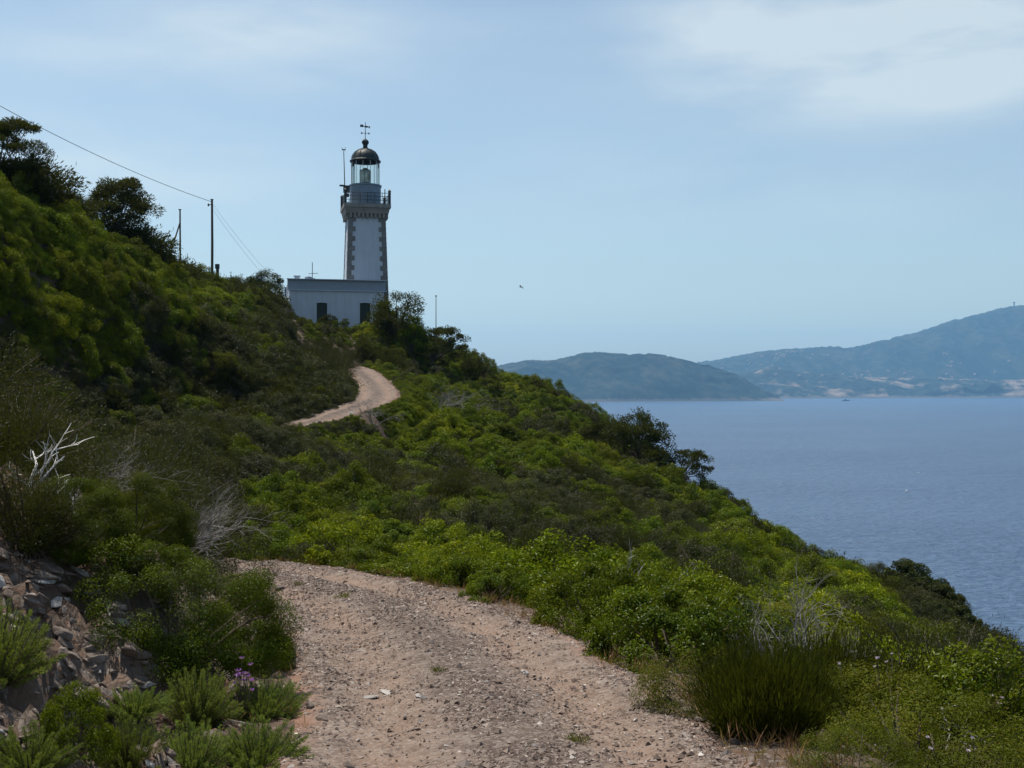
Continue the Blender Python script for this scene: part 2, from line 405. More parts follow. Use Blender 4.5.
M['far_coast'] = far_mat('rocky_coast', 0.85, (0.27, 0.20, 0.155))
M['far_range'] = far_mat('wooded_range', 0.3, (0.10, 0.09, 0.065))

# ---------------------------------------------------------------- terrain: heights from surveyed spots, joined by a thin plate
CAN = 0.85                                     # mean height of the scrub over the ground
spots = []
def spot(px, py, Y, canopy=CAN): x, y, z = P(px, py, Y); spots.append((x, y, z - canopy))
def spotw(x, y, z): spots.append((x, y, z))
# far spur and slope towards the sea
for a in [(450,360,95),(492,399,90),(574,433,78),(700,484,64),(740,512,59),(800,542,54),(860,572,48),
          (600,500,50),(700,560,36),(500,480,48),(400,455,52),(450,425,60),(550,442,68),(400,512,37),
          (800,600,30),(880,630,27),(640,474,60),(750,540,48),(480,408,74),(430,380,80),(416,358,92)]: spot(*a)
spot(905,574,46,1.2); spot(955,612,43,1.1); spot(1010,654,40,1.1)
spotw(8.5,20,-6.0); spotw(5.6,15,-4.6); spotw(5.0,10,-3.9); spotw(3.6,6.5,-3.1); spotw(6,4,-4.2); spotw(10,8,-6.6); spotw(12,0,-8)
spotw(2.2,20,-4.3); spotw(-1.5,24,-4.5); spotw(-3,30,-5.6); spotw(2,28,-5.6); spotw(-8,30,-4.9)
# beyond the break of slope: down to the water
for (x, y, z) in [(4,98,-1),(10,92,-6),(16,80,-12),(22,68,-17),(25,58,-19),(28,46,-21),(26,32,-20),(24,20,-18),(20,8,-15),(20,-6,-14),
                  (40,100,-34),(48,70,-42),(50,40,-44),(46,10,-42),(44,-12,-40),(70,60,-66),(68,0,-66),(60,110,-60),(10,130,-18),(30,140,-40),(-10,150,-20),(-40,160,-24)]: spotw(x, y, z)
# lighthouse platform
for (x, y) in [(-21,100),(-10,100),(-21,110),(-10,110),(-15,105)]: spotw(x, y, 4.4)
spotw(-7,104,3.0); spotw(-3,108,-1)
# hill on the left: crest roughly parallel to the view
for a in [(0,178,50),(60,205,57),(110,238,64),(170,262,78),(225,280,90),(270,308,97)]: spot(*a)
for a in [(0,300,27),(60,330,33),(120,300,46),(200,330,60),(260,345,76),(310,360,84),(120,385,40),(190,385,52),(270,400,58),(60,250,44)]: spot(*a)
spotw(-34,52,8.2); spotw(-36,70,7.4); spotw(-36,90,6.8); spotw(-34,110,4.6); spotw(-30,30,11); spotw(-28,12,12); spotw(-26,-6,12)
spotw(-60,30,12); spotw(-60,80,4); spotw(-60,130,-6); spotw(-60,-10,16)
# near bank on the left of the road
spotw(-4.3,9,-1.25); spotw(-3.3,7,-1.9); spotw(-5.6,13,-1.2); spotw(-7.2,17,-1.3); spotw(-8.4,20.5,-1.9); spotw(-4.0,13.5,-2.4)
spotw(-6.4,6,0.6); spotw(-8.5,11,0.8); spotw(-11,16,1.4); spotw(-13,22,1.2); spotw(-5,2,0.2); spotw(-4,-4,0.4); spotw(-14,5,5.2); spotw(-20,20,6.5)
SP = np.array(spots)
def _U(r2): return 0.5*r2*np.log(r2 + 1e-9)
def _fit(lam=0.4):
    XY = SP[:, :2]/10.0; n = len(XY)
    K = _U(((XY[:, None]-XY[None])**2).sum(-1)) + lam*0.05*np.eye(n)
    Pm = np.c_[np.ones(n), XY]
    A = np.zeros((n+3, n+3)); A[:n, :n] = K; A[:n, n:] = Pm; A[n:, :n] = Pm.T
    b = np.zeros(n+3); b[:n] = SP[:, 2]
    return np.linalg.solve(A, b)
_W = _fit()
def tps(x, y):
    x = np.asarray(x, float); y = np.asarray(y, float); sh = x.shape
    Q = np.c_[x.ravel(), y.ravel()]/10.0; out = np.empty(len(Q))
    for i in range(0, len(Q), 20000):
        q = Q[i:i+20000]
        out[i:i+20000] = _U(((q[:, None]-SP[None, :, :2]/10.0)**2).sum(-1)) @ _W[:-3] + np.c_[np.ones(len(q)), q] @ _W[-3:]
    return out.reshape(sh)

# road centre line
RC = np.array([(0.95,-9,-1.3),(0.85,-4,-1.45),(0.72,0,-1.6),(0.5,3,-1.86),(0.08,6.5,-2.14),(-0.9,11.9,-2.6),(-2.1,16,-2.93),(-4.0,19.5,-3.2),(-7.0,22.2,-3.4),
               (-10.8,25.6,-3.5),(-13.2,31,-3.4),(-14.2,38,-3.1),(-13.9,46,-2.6),(-12.3,52.5,-2.05),P(300,424,56),P(345,410,60),P(374,398,65),P(372,386,71),P(357,371,77),
               P(341,366,82),P(333,364,84)], float)
def catmull(p, n=24):
    out = []
    q = np.vstack([2*p[0]-p[1], p, 2*p[-1]-p[-2]])
    for i in range(1, len(q)-2):
        t = np.linspace(0, 1, n, endpoint=False)[:, None]
        a, b, c, d = q[i-1], q[i], q[i+1], q[i+2]
        out.append(0.5*((2*b)+(-a+c)*t+(2*a-5*b+4*c-d)*t**2+(-a+3*b-3*c+d)*t**3))
    return np.vstack(out + [p[-1:]])
RL = catmull(RC)
RT = np.gradient(RL, axis=0); RT[:, 2] = 0; RT /= np.linalg.norm(RT, axis=1)[:, None]
RN = np.c_[RT[:, 1], -RT[:, 0], np.zeros(len(RT))]          # to the right of travel
HW = 1.5
def road_near(x, y):
    x = np.asarray(x, float); y = np.asarray(y, float); sh = x.shape
    Q = np.c_[x.ravel(), y.ravel()]; d = np.empty(len(Q)); z = np.empty(len(Q)); sg = np.empty(len(Q))
    for i in range(0, len(Q), 8000):
        q = Q[i:i+8000]; D = ((q[:, None]-RL[None, :, :2])**2).sum(-1); k = D.argmin(1)
        v = q - RL[k, :2]
        d[i:i+8000] = np.sqrt(D[np.arange(len(q)), k]); z[i:i+8000] = RL[k, 2]
        sg[i:i+8000] = np.sign((v*RN[k, :2]).sum(1))
    return d.reshape(sh), sg.reshape(sh), z.reshape(sh)
def ground(x, y, detail=True):
    x = np.asarray(x, float); y = np.asarray(y, float)
    h = tps(x, y)
    n = 0.45*fbm(x, y, 9, 3, 3)
    if detail:
        near = np.clip(1 - (np.hypot(x, y) - 10)/25, 0.15, 1)
        n = n + near*(0.20*fbm(x, y, 1.1, 4, 11) + 0.22*np.abs(fbm(x+0.4*y, y*1.5, 0.55, 4, 21)))
    d, sg, rz = road_near(x, y)
    B = np.where(sg < 0, np.where(y < 24, 1.15, np.clip(1.2+(y-24)*0.5, 1.2, 7.0)*np.where(y > 58, 0.45, 1)), 1.9)
    t = np.clip((d - HW - 0.1)/B, 0, 1); t = t*t*(3-2*t)
    out = (rz - 0.05 - 0.16*np.clip((HW - 0.15 - d)/0.3, 0, 1))*(1-t) + (h + n)*t
    if detail:
        bk = np.clip((d - HW)/0.5, 0, 1)*np.clip((4.6 - d)/1.2, 0, 1)*np.where((sg < 0) & (y < 17), np.clip((15.5-y)/3, 0, 1), 0)
        u = x*0.85 + y*0.5; w = y*0.9 - x*0.45
        led = np.abs(fbm(u, w, 0.62, 4, 61)); blk = vnoise(u*3.4, w*2.2, 67)
        out = out + bk*(0.34*(0.45-led) + 0.13*np.round(blk*2)/2)
    return np.maximum(out, SEA - 4)

def axis(segs):
    a = []
    for lo, hi, st in segs: a.append(np.arange(lo, hi, st))
    return np.concatenate(a)
xs = axis([(-75,-30,1.6),(-30,-9,0.5),(-9,5,0.09),(5,24,0.5),(24,90,1.8)])
ys = axis([(-14,2,0.8),(2,24,0.095),(24,60,0.4),(60,112,0.5),(112,175,2.0)])
GX, GY = np.meshgrid(xs, ys, indexing='ij')
GZ = ground(GX, GY)
i, j = np.meshgrid(np.arange(len(xs)-1), np.arange(len(ys)-1), indexing='ij'); ny = len(ys)
QF = np.stack([i*ny+j, (i+1)*ny+j, (i+1)*ny+j+1, i*ny+j+1], -1).reshape(-1, 4)
tag(link('terrain', mesh_np('terrain', np.stack([GX, GY, GZ], -1).reshape(-1, 3), QF, M['soil'], smooth=True)), kind='structure')

def ground_z(x, y):
    """height on the built mesh, by bilinear lookup"""
    x = np.asarray(x, float); y = np.asarray(y, float)
    a = np.clip(np.searchsorted(xs, x)-1, 0, len(xs)-2); b = np.clip(np.searchsorted(ys, y)-1, 0, len(ys)-2)
    fx = np.clip((x-xs[a])/(xs[a+1]-xs[a]), 0, 1); fy = np.clip((y-ys[b])/(ys[b+1]-ys[b]), 0, 1)
    return (GZ[a,b]*(1-fx)+GZ[a+1,b]*fx)*(1-fy)+(GZ[a,b+1]*(1-fx)+GZ[a+1,b+1]*fx)*fy

# ---------------------------------------------------------------- road sheet
def road_surface(s_idx, ac):
    c = RL[s_idx]; n = RN[s_idx]
    W_ = HW*np.interp(c[..., 1], [30, 55], [1.0, 0.95])
    x = c[..., 0] + n[..., 0]*ac*W_; y = c[..., 1] + n[..., 1]*ac*W_
    wv = 1 + 0.10*fbm(x, y, 1.3, 3, 41)
    x = c[..., 0] + n[..., 0]*ac*W_*wv; y = c[..., 1] + n[..., 1]*ac*W_*wv
    crown = 0.05*np.exp(-(ac/0.22)**2) - 0.07*np.exp(-((np.abs(ac)-0.5)/0.17)**2)
    z = c[..., 2] + crown + 0.026*fbm(x, y, 0.7, 5, 51, 0.6) + 0.02*fbm(x, y, 2.4, 2, 55)
    z = z - 0.10*np.clip((np.abs(ac)-0.86)/0.14, 0, 1)**1.5
    return x, y, z
RLf = catmull(RC, 90)
RL_c, RN_c = RL, RN
RL = RLf; RTf = np.gradient(RL, axis=0); RTf[:, 2] = 0; RTf /= np.linalg.norm(RTf, axis=1)[:, None]
RN = np.c_[RTf[:, 1], -RTf[:, 0], np.zeros(len(RTf))]
acs = np.linspace(-1, 1, 61)
SI, AC = np.meshgrid(np.arange(len(RL)), acs, indexing='ij')
rx, ry, rz_ = road_surface(SI, AC)
i, j = np.meshgrid(np.arange(len(RL)-1), np.arange(60), indexing='ij')
RQ = np.stack([i*61+j, i*61+j+1, (i+1)*61+j+1, (i+1)*61+j], -1).reshape(-1, 4)
tag(link('dirt_road', mesh_np('dirt_road', np.stack([rx, ry, rz_], -1).reshape(-1, 3), RQ, M['road'], {'across': ('POINT', AC.ravel())}, smooth=True)), kind='structure')
ROAD = np.stack([rx, ry, rz_], -1)
RL, RN = RL_c, RN_c

# ---------------------------------------------------------------- sea, far shore, haze
V = np.array([[-16000, -900, SEA], [16000, -900, SEA], [16000, 15000, SEA], [-16000, 15000, SEA]], float)
tag(link('sea', mesh_np('sea', V, np.array([[0, 1, 2, 3]]), M['sea'])), kind='structure')

def far_ridge(name, sil, shore, ridge_off, mat, rough, tree, seed):
    """sil: (px,py,Y) of the crest; shore: distance of the waterline; a ridge with a front slope, a crest and a back slope"""
    sil = np.array(sil, float)
    Xc = (sil[:, 0]-PX0)/F*sil[:, 2]; Zc = (PY0-sil[:, 1])/F*sil[:, 2]
    x = np.arange(Xc.min(), Xc.max(), 14.0)
    zc = np.interp(x, Xc, Zc)
    k = np.exp(-0.5*(np.arange(-8, 9)/4.0)**2); k /= k.sum(); zc = np.convolve(np.pad(zc, 8, mode='edge'), k, 'valid')
    yc = np.interp(x, Xc, sil[:, 2])
    sh = np.interp(x, [p[0] for p in shore], [p[1] for p in shore])
    t = np.concatenate([np.linspace(-0.04, 1, 60), np.linspace(1.02, 2.2, 18)])
    T, X = np.meshgrid(t, x, indexing='ij')
    Yv = sh[None] + (yc-sh)[None]*T
    Yv = Yv + ridge_off*fbm(X, T*900, 500, 3, seed)*np.clip(1-np.abs(T-0.1)*0.2, 0, 1)*0.4
    g = np.where(T < 1, np.sin(np.clip(T, 0, 1)*np.pi/2)**0.85, np.cos(np.clip((T-1)/1.2, 0, 1)*np.pi/2))
    Z = SEA + (zc[None]-SEA)*g
    amp = np.clip(T*3, 0, 1)*np.clip(np.abs(T-1)*3, 0.12, 1)
    Z = Z + rough*(fbm(X, Yv, 420, 5, seed+9) - 1.3*np.abs(fbm(X+0.35*Yv, Yv*0.45, 260, 4, seed+12)) + 0.5)*amp + tree*np.abs(vnoise(X/26.0, Yv/26.0, seed+3))*np.clip(T*4, 0, 1)
    Z = np.where(T <= 0, SEA - 6, Z)
    nt_, nx = T.shape
    i, j = np.meshgrid(np.arange(nt_-1), np.arange(nx-1), indexing='ij')
    Fq = np.stack([i*nx+j, i*nx+j+1, (i+1)*nx+j+1, (i+1)*nx+j], -1).reshape(-1, 4)
    o = link(name, mesh_np(name, np.stack([X, Yv, Z], -1).reshape(-1, 3), Fq, mat, smooth=True))
    tag(o, kind='structure')
    return X, Yv, Z
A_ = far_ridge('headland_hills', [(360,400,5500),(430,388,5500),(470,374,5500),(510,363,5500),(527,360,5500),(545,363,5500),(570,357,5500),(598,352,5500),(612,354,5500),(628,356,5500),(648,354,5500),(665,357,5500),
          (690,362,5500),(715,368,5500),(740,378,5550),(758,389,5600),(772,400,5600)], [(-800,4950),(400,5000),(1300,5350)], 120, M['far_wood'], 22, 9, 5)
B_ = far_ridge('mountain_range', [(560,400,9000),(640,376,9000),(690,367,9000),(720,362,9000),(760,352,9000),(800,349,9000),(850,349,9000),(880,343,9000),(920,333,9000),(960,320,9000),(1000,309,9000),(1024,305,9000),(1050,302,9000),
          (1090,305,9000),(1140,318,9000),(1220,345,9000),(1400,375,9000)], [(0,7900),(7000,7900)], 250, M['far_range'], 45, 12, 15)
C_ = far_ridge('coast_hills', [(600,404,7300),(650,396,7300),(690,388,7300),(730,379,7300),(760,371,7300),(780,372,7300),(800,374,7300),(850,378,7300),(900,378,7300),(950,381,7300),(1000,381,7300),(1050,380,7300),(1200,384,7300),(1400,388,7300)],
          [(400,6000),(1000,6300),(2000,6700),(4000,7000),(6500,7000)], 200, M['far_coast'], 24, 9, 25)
def surf_z(G, x, y):
    d = (G[0]-x)**2 + (G[1]-y)**2; k = d.argmin(); return G[2].ravel()[k]

hz = NT('haze')
pv = hz.n('VolumePrincipled')
pv.inputs['Color'].default_value = (0.33, 0.66, 1.0, 1); pv.inputs['Density'].default_value = HAZE_DENSITY; pv.inputs['Anisotropy'].default_value = 0.2
hz.t.links.new(pv.outputs[0], hz.out.inputs['Volume'])
mb = MB(); mb.box((0, 7400, (-67 + 760)/2.0), (34000, 17400, 760 + 67))
hz_o = mb.build('haze', hz.m); tag(hz_o, kind='stuff'); hz_o.display_type = 'WIRE'

# ---------------------------------------------------------------- lighthouse
def build_lighthouse():
    bx, by, bz = -15.5, 105.0, 4.2
    root = empty('lighthouse', (bx, by, bz), math.radians(13))
    tag(root, 'white square lighthouse with stone quoins, dark domed lantern and low flat-roofed house', 'lighthouse')
    def L(x, y, z): return (x-bx, y-by, z-bz)
    # keeper's house
    hx0, hx1, hy0, hy1, ht = -20.35, -12.05, 102.0, 110.5, 9.55
    mb = MB(); zb = 3.0
    # front wall with real window openings
    wins = [(-17.52, 0.92, 5.75, 7.55), (-13.72, 0.92, 5.75, 7.60)]
    t = 0.35
    xs_ = [hx0] + [v for (c, w, a, b) in wins for v in (c-w/2, c+w/2)] + [hx1]
    for k in range(0, len(xs_), 2):
        a, b = xs_[k], xs_[k+1]; mb.box(L((a+b)/2, hy0+t/2, (zb+ht-0.9)/2), (b-a, t, ht-0.9-zb))
    for (c, w, a, b) in wins:
        mb.box(L(c, hy0+t/2, (zb+a)/2), (w, t, a-zb)); mb.box(L(c, hy0+t/2, (b+ht-0.9)/2), (w, t, ht-0.9-b))
    mb.box(L(hx0+t/2, (hy0+t+hy1)/2, (zb+ht-0.9)/2), (t, hy1-hy0-t, ht-0.9-zb))
    mb.box(L(hx1-t/2, (hy0+t+hy1)/2, (zb+ht-0.9)/2), (t, hy1-hy0-t, ht-0.9-zb))
    mb.box(L((hx0+hx1)/2, hy1-t/2, (zb+ht-0.9)/2), (hx1-hx0-2*t, t, ht-0.9-zb))
    mb.box(L((hx0+hx1)/2, (hy0+hy1)/2, ht-1.0), (hx1-hx0-2*t, hy1-hy0-2*t, 0.2))
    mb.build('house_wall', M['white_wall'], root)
    mb = MB(); w = 0.16                                   # parapet, proud of the wall
    cx, cy = (hx0+hx1)/2, (hy0+hy1)/2
    for sgn, yy in ((-1, hy0), (1, hy1)):
        mb.box(L(cx, yy+sgn*(w/2-0.3)+0.0, ht-0.45), (hx1-hx0+2*w, 0.3+w, 0.9))
    for sgn, xx in ((-1, hx0), (1, hx1)):
        mb.box(L(xx+sgn*(w/2-0.3)+sgn*0.07, cy, ht-0.452), (0.3+w-0.14, hy1-hy0-0.3, 0.896))
    mb.build('parapet', M['band'], root)
    mb = MB(); mb.box(L(cx, hy0-0.14, ht-0.93), (hx1-hx0+0.5, 0.14, 0.06)); mb.box(L(cx, hy0-0.13, ht+0.03), (hx1-hx0+0.46, 0.36, 0.06))
    mb.build('cornice', M['white_wall'], root)
    for (c, w, a, b) in wins:
        m2 = MB(); m2.box(L(c, hy0+0.26, (a+b)/2), (w, 0.05, b-a))
        for s in (-1, 1): m2.box(L(c+s*(w/2-0.025), hy0+0.2, (a+b)/2), (0.05, 0.08, b-a))
        wo = m2.build('window', M['shutter'], root)
        m3 = MB()
        for s in (-1, 1):
            m3.box(L(c+s*0.205, hy0+0.17, (a+b)/2), (0.38, 0.04, b-a-0.08))
            for q in range(16): m3.box(L(c+s*0.205, hy0+0.145, a+0.12+q*(b-a-0.24)/15), (0.30, 0.02, 0.05))
        m3.build('shutter', M['shutter'], wo)
        m4 = MB(); m4.box(L(c, hy0-0.04, a-0.05), (w+0.26, 0.14, 0.1)); m4.build('sill', M['stone'], wo)
        m5 = MB()                                          # flat arch over the opening
        for q in range(7):
            u = (q-3)/3.0; m5.box(L(c+u*w*0.5, hy0-0.012, b+0.07-0.05*u*u), (0.16, 0.03, 0.16))
        m5.build('arch', M['white_wall'], wo)
    m6 = MB()                                              # roof vents
    m6.box(L(-19.6, 104, ht+0.18), (0.45, 0.45, 0.5)); m6.box(L(-19.6, 104, ht+0.47), (0.6, 0.6, 0.08)); m6.build('chimney', M['white_wall'], root)
    m6 = MB(); m6.lathe([(0.0, 0.55), (0.3, 0.42), (0.42, 0.12), (0.42, -0.5)], L(-18.6, 104, ht), 14); m6.build('roof_vent', M['lantern_paint'], root)
    m6 = MB(); m6.box(L(-16.1, 105, ht+0.1), (0.75, 0.5, 0.5)); m6.build('chimney', M['white_wall'], root)
    m6 = MB(); m6.tube([L(-18.25, 104, ht-0.5), L(-18.25, 104, ht+1.75)], 0.035, 6)
    m6.tube([L(-18.6, 104, ht+0.72), L(-17.75, 104, ht+0.78)], 0.025, 5); m6.tube([L(-18.5, 104, ht+0.3), L(-18.0, 104, ht+0.3)], 0.025, 5)
    m6.build('roof_antenna', M['iron'], root)
    # tower
    tx, ty = -13.40, 105.0
    z0, z1 = 3.2, 15.75
    hw = lambda z: 2.0 - (z-4.2)*(2.0-1.62)/(z1-4.2)
    mb = MB(); n = 10; zz = np.linspace(z0, z1, n)
    V = [];
    for z in zz:
        h = hw(z); V += [L(tx-h, ty-h, z), L(tx+h, ty-h, z), L(tx+h, ty+h, z), L(tx-h, ty+h, z)]
    Fq = [[4*k+a, 4*k+(a+1) % 4, 4*k+4+(a+1) % 4, 4*k+4+a] for k in range(n-1) for a in range(4)]
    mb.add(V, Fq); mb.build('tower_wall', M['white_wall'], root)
    for sx in (-1, 1):
        for sy in (-1, 1):
            mb = MB(); z = 4.0; k = 0
            while z < z1 - 0.5:
                h = hw(z+0.22) + 0.045; bw = 0.66 if k % 2 else 0.42; bd = 0.42 if k % 2 else 0.66
                mb.box(L(tx+sx*(h-bw/2), ty+sy*(h-bd/2), z+0.22), (bw, bd, 0.425)); z += 0.44; k += 1
            mb.build('corner_quoins', M['stone'], root)
    mb = MB()                                              # gallery on corbels
    mb.box(L(tx, ty, 15.62), (3.48, 3.48, 0.25)); mb.box(L(tx, ty, 16.0), (3.82, 3.82, 0.5), taper=1.06); mb.box(L(tx, ty, 16.43), (4.22, 4.22, 0.34))
    for q in range(9):
        u = -1.48 + q*0.37
        for s in (-1, 1):
            mb.box(L(tx+u, ty+s*1.77, 15.55), (0.18, 0.28, 0.42)); mb.box(L(tx+s*1.77, ty+u, 15.552), (0.28, 0.18, 0.42))
    mb.build('gallery', M['gallery'], root)
    mb = MB(); e = 1.98; zt = 16.6
    pts = [(-e, -e), (e, -e), (e, e), (-e, e)]
    for k in range(4):
        a, b = pts[k], pts[(k+1) % 4]
        for hgt in (0.35, 0.7, 1.0): mb.tube([L(tx+a[0], ty+a[1], zt+hgt), L(tx+b[0], ty+b[1], zt+hgt)], 0.028, 5)
        for q in range(1, 6):
            u = q/6.0; mb.tube([L(tx+a[0]*(1-u)+b[0]*u, ty+a[1]*(1-u)+b[1]*u, zt-0.02), L(tx+a[0]*(1-u)+b[0]*u, ty+a[1]*(1-u)+b[1]*u, zt+1.0)], 0.026, 5)
        mb.box(L(tx+a[0], ty+a[1], zt+0.55), (0.22, 0.22, 1.14)); mb.lathe([(0.13, 0), (0.15, 0.08), (0.0, 0.26)], L(tx+a[0], ty+a[1], zt+1.12), 8)
    mb.build('railing', M['iron'], root)
    mb = MB(); mb.lathe([(1.43, 16.55), (1.43, 18.42), (1.5, 18.44), (1.5, 18.56), (1.2, 18.58)], L(tx, ty, 0), 24)
    dr = mb.build('lantern_base', M['lantern_paint'], root, smooth=False)
    mb = MB(); mb.box(L(tx-0.15, ty-1.425, 17.4), (0.92, 0.10, 1.55)); mb.build('door', M['lantern_paint'], dr)
    mb = MB(); mb.lathe([(1.27, 18.57), (1.27, 20.72)], L(tx, ty, 0), 16); mb.build('glazing', M['glass'], root)
    mb = MB()
    for q in range(12):
        a = 2*math.pi*(q+0.5)/12
        mb.tube([L(tx+1.29*math.cos(a), ty+1.29*math.sin(a), 18.56), L(tx+1.29*math.cos(a), ty+1.29*math.sin(a), 20.76)], 0.026, 5)
    mb.build('glazing_bars', M['pale_bar'], root)
    mb = MB(); mb.lathe([(0.12, 18.5), (0.30, 18.75), (0.46, 19.1), (0.50, 19.45), (0.42, 19.85), (0.2, 20.15), (0.02, 20.2)], L(tx, ty, 0), 16)
    ln = mb.build('lens', M['lens'], root, smooth=True)
    mb = MB(); mb.lathe([(0.52, 18.72), (0.55, 18.76), (0.52, 18.80)], L(tx, ty, 0), 16); mb.lathe([(0.43, 19.93), (0.46, 19.97), (0.43, 20.0)], L(tx, ty, 0), 16)
    for q in range(6):
        a = 2*math.pi*q/6+0.3; mb.tube([L(tx+0.53*math.cos(a), ty+0.53*math.sin(a), 18.7), L(tx+0.53*math.cos(a), ty+0.53*math.sin(a), 19.97)], 0.03, 5)
    mb.build('lens_frame', M['brass'], ln)
    mb = MB(); mb.lathe([(1.15, 20.70), (1.41, 20.70), (1.43, 20.81), (1.29, 20.83), (1.27, 20.99), (1.16, 21.32), (1.0, 21.56), (0.68, 21.78), (0.36, 21.90), (0.26, 21.95)], L(tx, ty, 0), 24)
    dm = mb.build('dome', M['dome'], root, smooth=True)
    mb = MB()
    for q in range(12):
        a = 2*math.pi*q/12
        mb.tube([L(tx+r*math.cos(a), ty+r*math.sin(a), z+0.02) for r, z in ((1.27, 20.99), (1.16, 21.32), (1.0, 21.56), (0.68, 21.78), (0.36, 21.90))], 0.035, 5)
    mb.build('dome_ribs', M['dome'], dm)
    mb = MB(); mb.lathe([(0.26, 21.91), (0.2, 22.16), (0.22, 22.30), (0.32, 22.45), (0.33, 22.59), (0.22, 22.75), (0.05, 22.83), (0.04, 22.93)], L(tx, ty, 0), 16)
    mb.build('ventilator_ball', M['dome'], dm, smooth=True)
    mb = MB(); mb.tube([L(tx, ty, 22.83), L(tx, ty, 24.37)], 0.03, 5)
    mb.tube([L(tx-0.35, ty, 23.36), L(tx+0.35, ty, 23.36)], 0.02, 5); mb.tube([L(tx, ty-0.35, 23.36), L(tx, ty+0.35, 23.36)], 0.02, 5)
    for s in (-1, 1): mb.box(L(tx+s*0.33, ty, 23.36), (0.13, 0.02, 0.15)); mb.box(L(tx, ty+s*0.33, 23.36), (0.02, 0.13, 0.15))
    mb.tube([L(tx-0.4, ty, 24.00), L(tx+0.42, ty, 23.94)], 0.025, 5)
    mb.box(L(tx-0.32, ty, 24.03), (0.3, 0.02, 0.22)); mb.box(L(tx+0.08, ty, 23.97), (0.3, 0.02, 0.16)); mb.box(L(tx+0.36, ty, 23.94), (0.12, 0.02, 0.18))
    mb.build('weather_vane', M['iron'], dm)
    mb = MB(); ax, ay = tx-1.95, ty-1.3
    mb.tube([L(ax, ay, 16.5), L(ax-0.03, ay, 18.2), L(ax-0.12, ay, 21.4)], [0.05, 0.05, 0.035], 6)
    mb.box(L(ax-0.12, ay, 21.5), (0.3, 0.05, 0.1)); mb.tube([L(ax-0.26, ay, 21.4), L(ax-0.28, ay, 21.75)], 0.02, 5); mb.tube([L(ax+0.02, ay, 21.4), L(ax+0.02, ay, 21.75)], 0.02, 5)
    mb.box(L(ax+0.12, ay, 17.95), (0.55, 0.4, 0.62)); mb.box(L(ax-0.25, ay, 18.25), (0.5, 0.3, 0.12)); mb.box(L(ax+0.2, ay, 17.4), (0.3, 0.3, 0.3))
    mb.build('antenna_mast', M['iron'], root)
    m6 = MB(); m6.tube([L(tx+1.6, ty-1.7, 16.5), L(tx+1.6, ty-1.7, 18.0)], 0.045, 5); m6.build('rod', M['iron'], root)
build_lighthouse()

# ---------------------------------------------------------------- plants
def unit(v): return v/(np.linalg.norm(v, axis=-1, keepdims=True)+1e-9)
def leaves(r, pos, axis, length, width, flat=0.5):
    """one kite per leaf, folded a little along its rib"""
    n = len(pos)
    rnd = unit(r.normal(size=(n, 3)))
    side = unit(np.cross(axis, rnd*(1-flat) + np.array([0, 0, 1.0])*flat + 1e-4))
    nrm = np.cross(side, axis)
    l = (np.asarray(length)*r.uniform(0.7, 1.25, n))[:, None]; w = (np.asarray(width)*r.uniform(0.75, 1.2, n))[:, None]
    a = pos; b = pos + axis*l*0.5 + side*w*0.5 + nrm*w*0.12; c = pos + axis*l - nrm*l*0.08; d = pos + axis*l*0.5 - side*w*0.5 + nrm*w*0.12
    V = np.stack([a, b, c, d], 1).reshape(-1, 3)
    return V, np.arange(4*n).reshape(n, 4)
def hemi(r, n, zmin=-0.15, zmax=1.0):
    z = r.uniform(zmin, zmax, n); a = r.uniform(0, 2*np.pi, n); q = np.sqrt(1-z*z)
    return np.stack([q*np.cos(a), q*np.sin(a), z], 1)
def plates(r, pos, out, length, width, spread=0.55, up=0.3):
    """leaf blades lying over a surface, facing outwards with some disorder"""
    n = len(pos)
    nr = unit(out + r.normal(size=(n, 3))*spread + np.array([0, 0, up]))
    ax = unit(np.cross(nr, r.normal(size=(n, 3)))); ax = unit(ax + nr*0.35)
    side = unit(np.cross(ax, nr))
    l = (np.asarray(length)*r.uniform(0.7, 1.25, n))[:, None]; w = (np.asarray(width)*r.uniform(0.75, 1.2, n))[:, None]
    a = pos; b = pos + ax*l*0.5 + side*w*0.5 + nr*w*0.12; c = pos + ax*l - nr*l*0.08; d = pos + ax*l*0.5 - side*w*0.5 + nr*w*0.12
    V = np.stack([a, b, c, d], 1).reshape(-1, 3)
    return V, np.arange(4*n).reshape(n, 4)
class Plant:
    def __init__(s): s.lv = []; s.lr = []; s.n = 0; s.st = MB(); s.has = False; s.fl = []
    def leaf(s, V, rnd): s.lv.append(V); s.lr.append(rnd)
    def stem(s, pts, rad, sides=4): s.st.tube(pts, rad, sides, cap=False); s.has = True
    def leaf_arrays(s):
        V = np.concatenate(s.lv); return V, np.arange(len(V)).reshape(-1, 4), np.concatenate(s.lr)
    def flower_arrays(s):
        V = np.concatenate(s.fl); return V, np.arange(len(V)).reshape(-1, 4)
def lumpy(r, d, amp=0.16):
    o = np.ones(len(d))
    for k in range(4):
        w = unit(r.normal(size=3)); o = o + amp*np.sin(d @ w*r.uniform(2.5, 5.5) + r.uniform(0, 6.3))/(1+0.4*k)
    return o
def curve(a, b, r, sag=0.12, n=5):
    a = np.asarray(a, float); b = np.asarray(b, float); t = np.linspace(0, 1, n)[:, None]
    m = (a+b)/2 + r.normal(size=3)*np.linalg.norm(b-a)*sag
    return (1-t)**2*a + 2*t*(1-t)*m + t*t*b

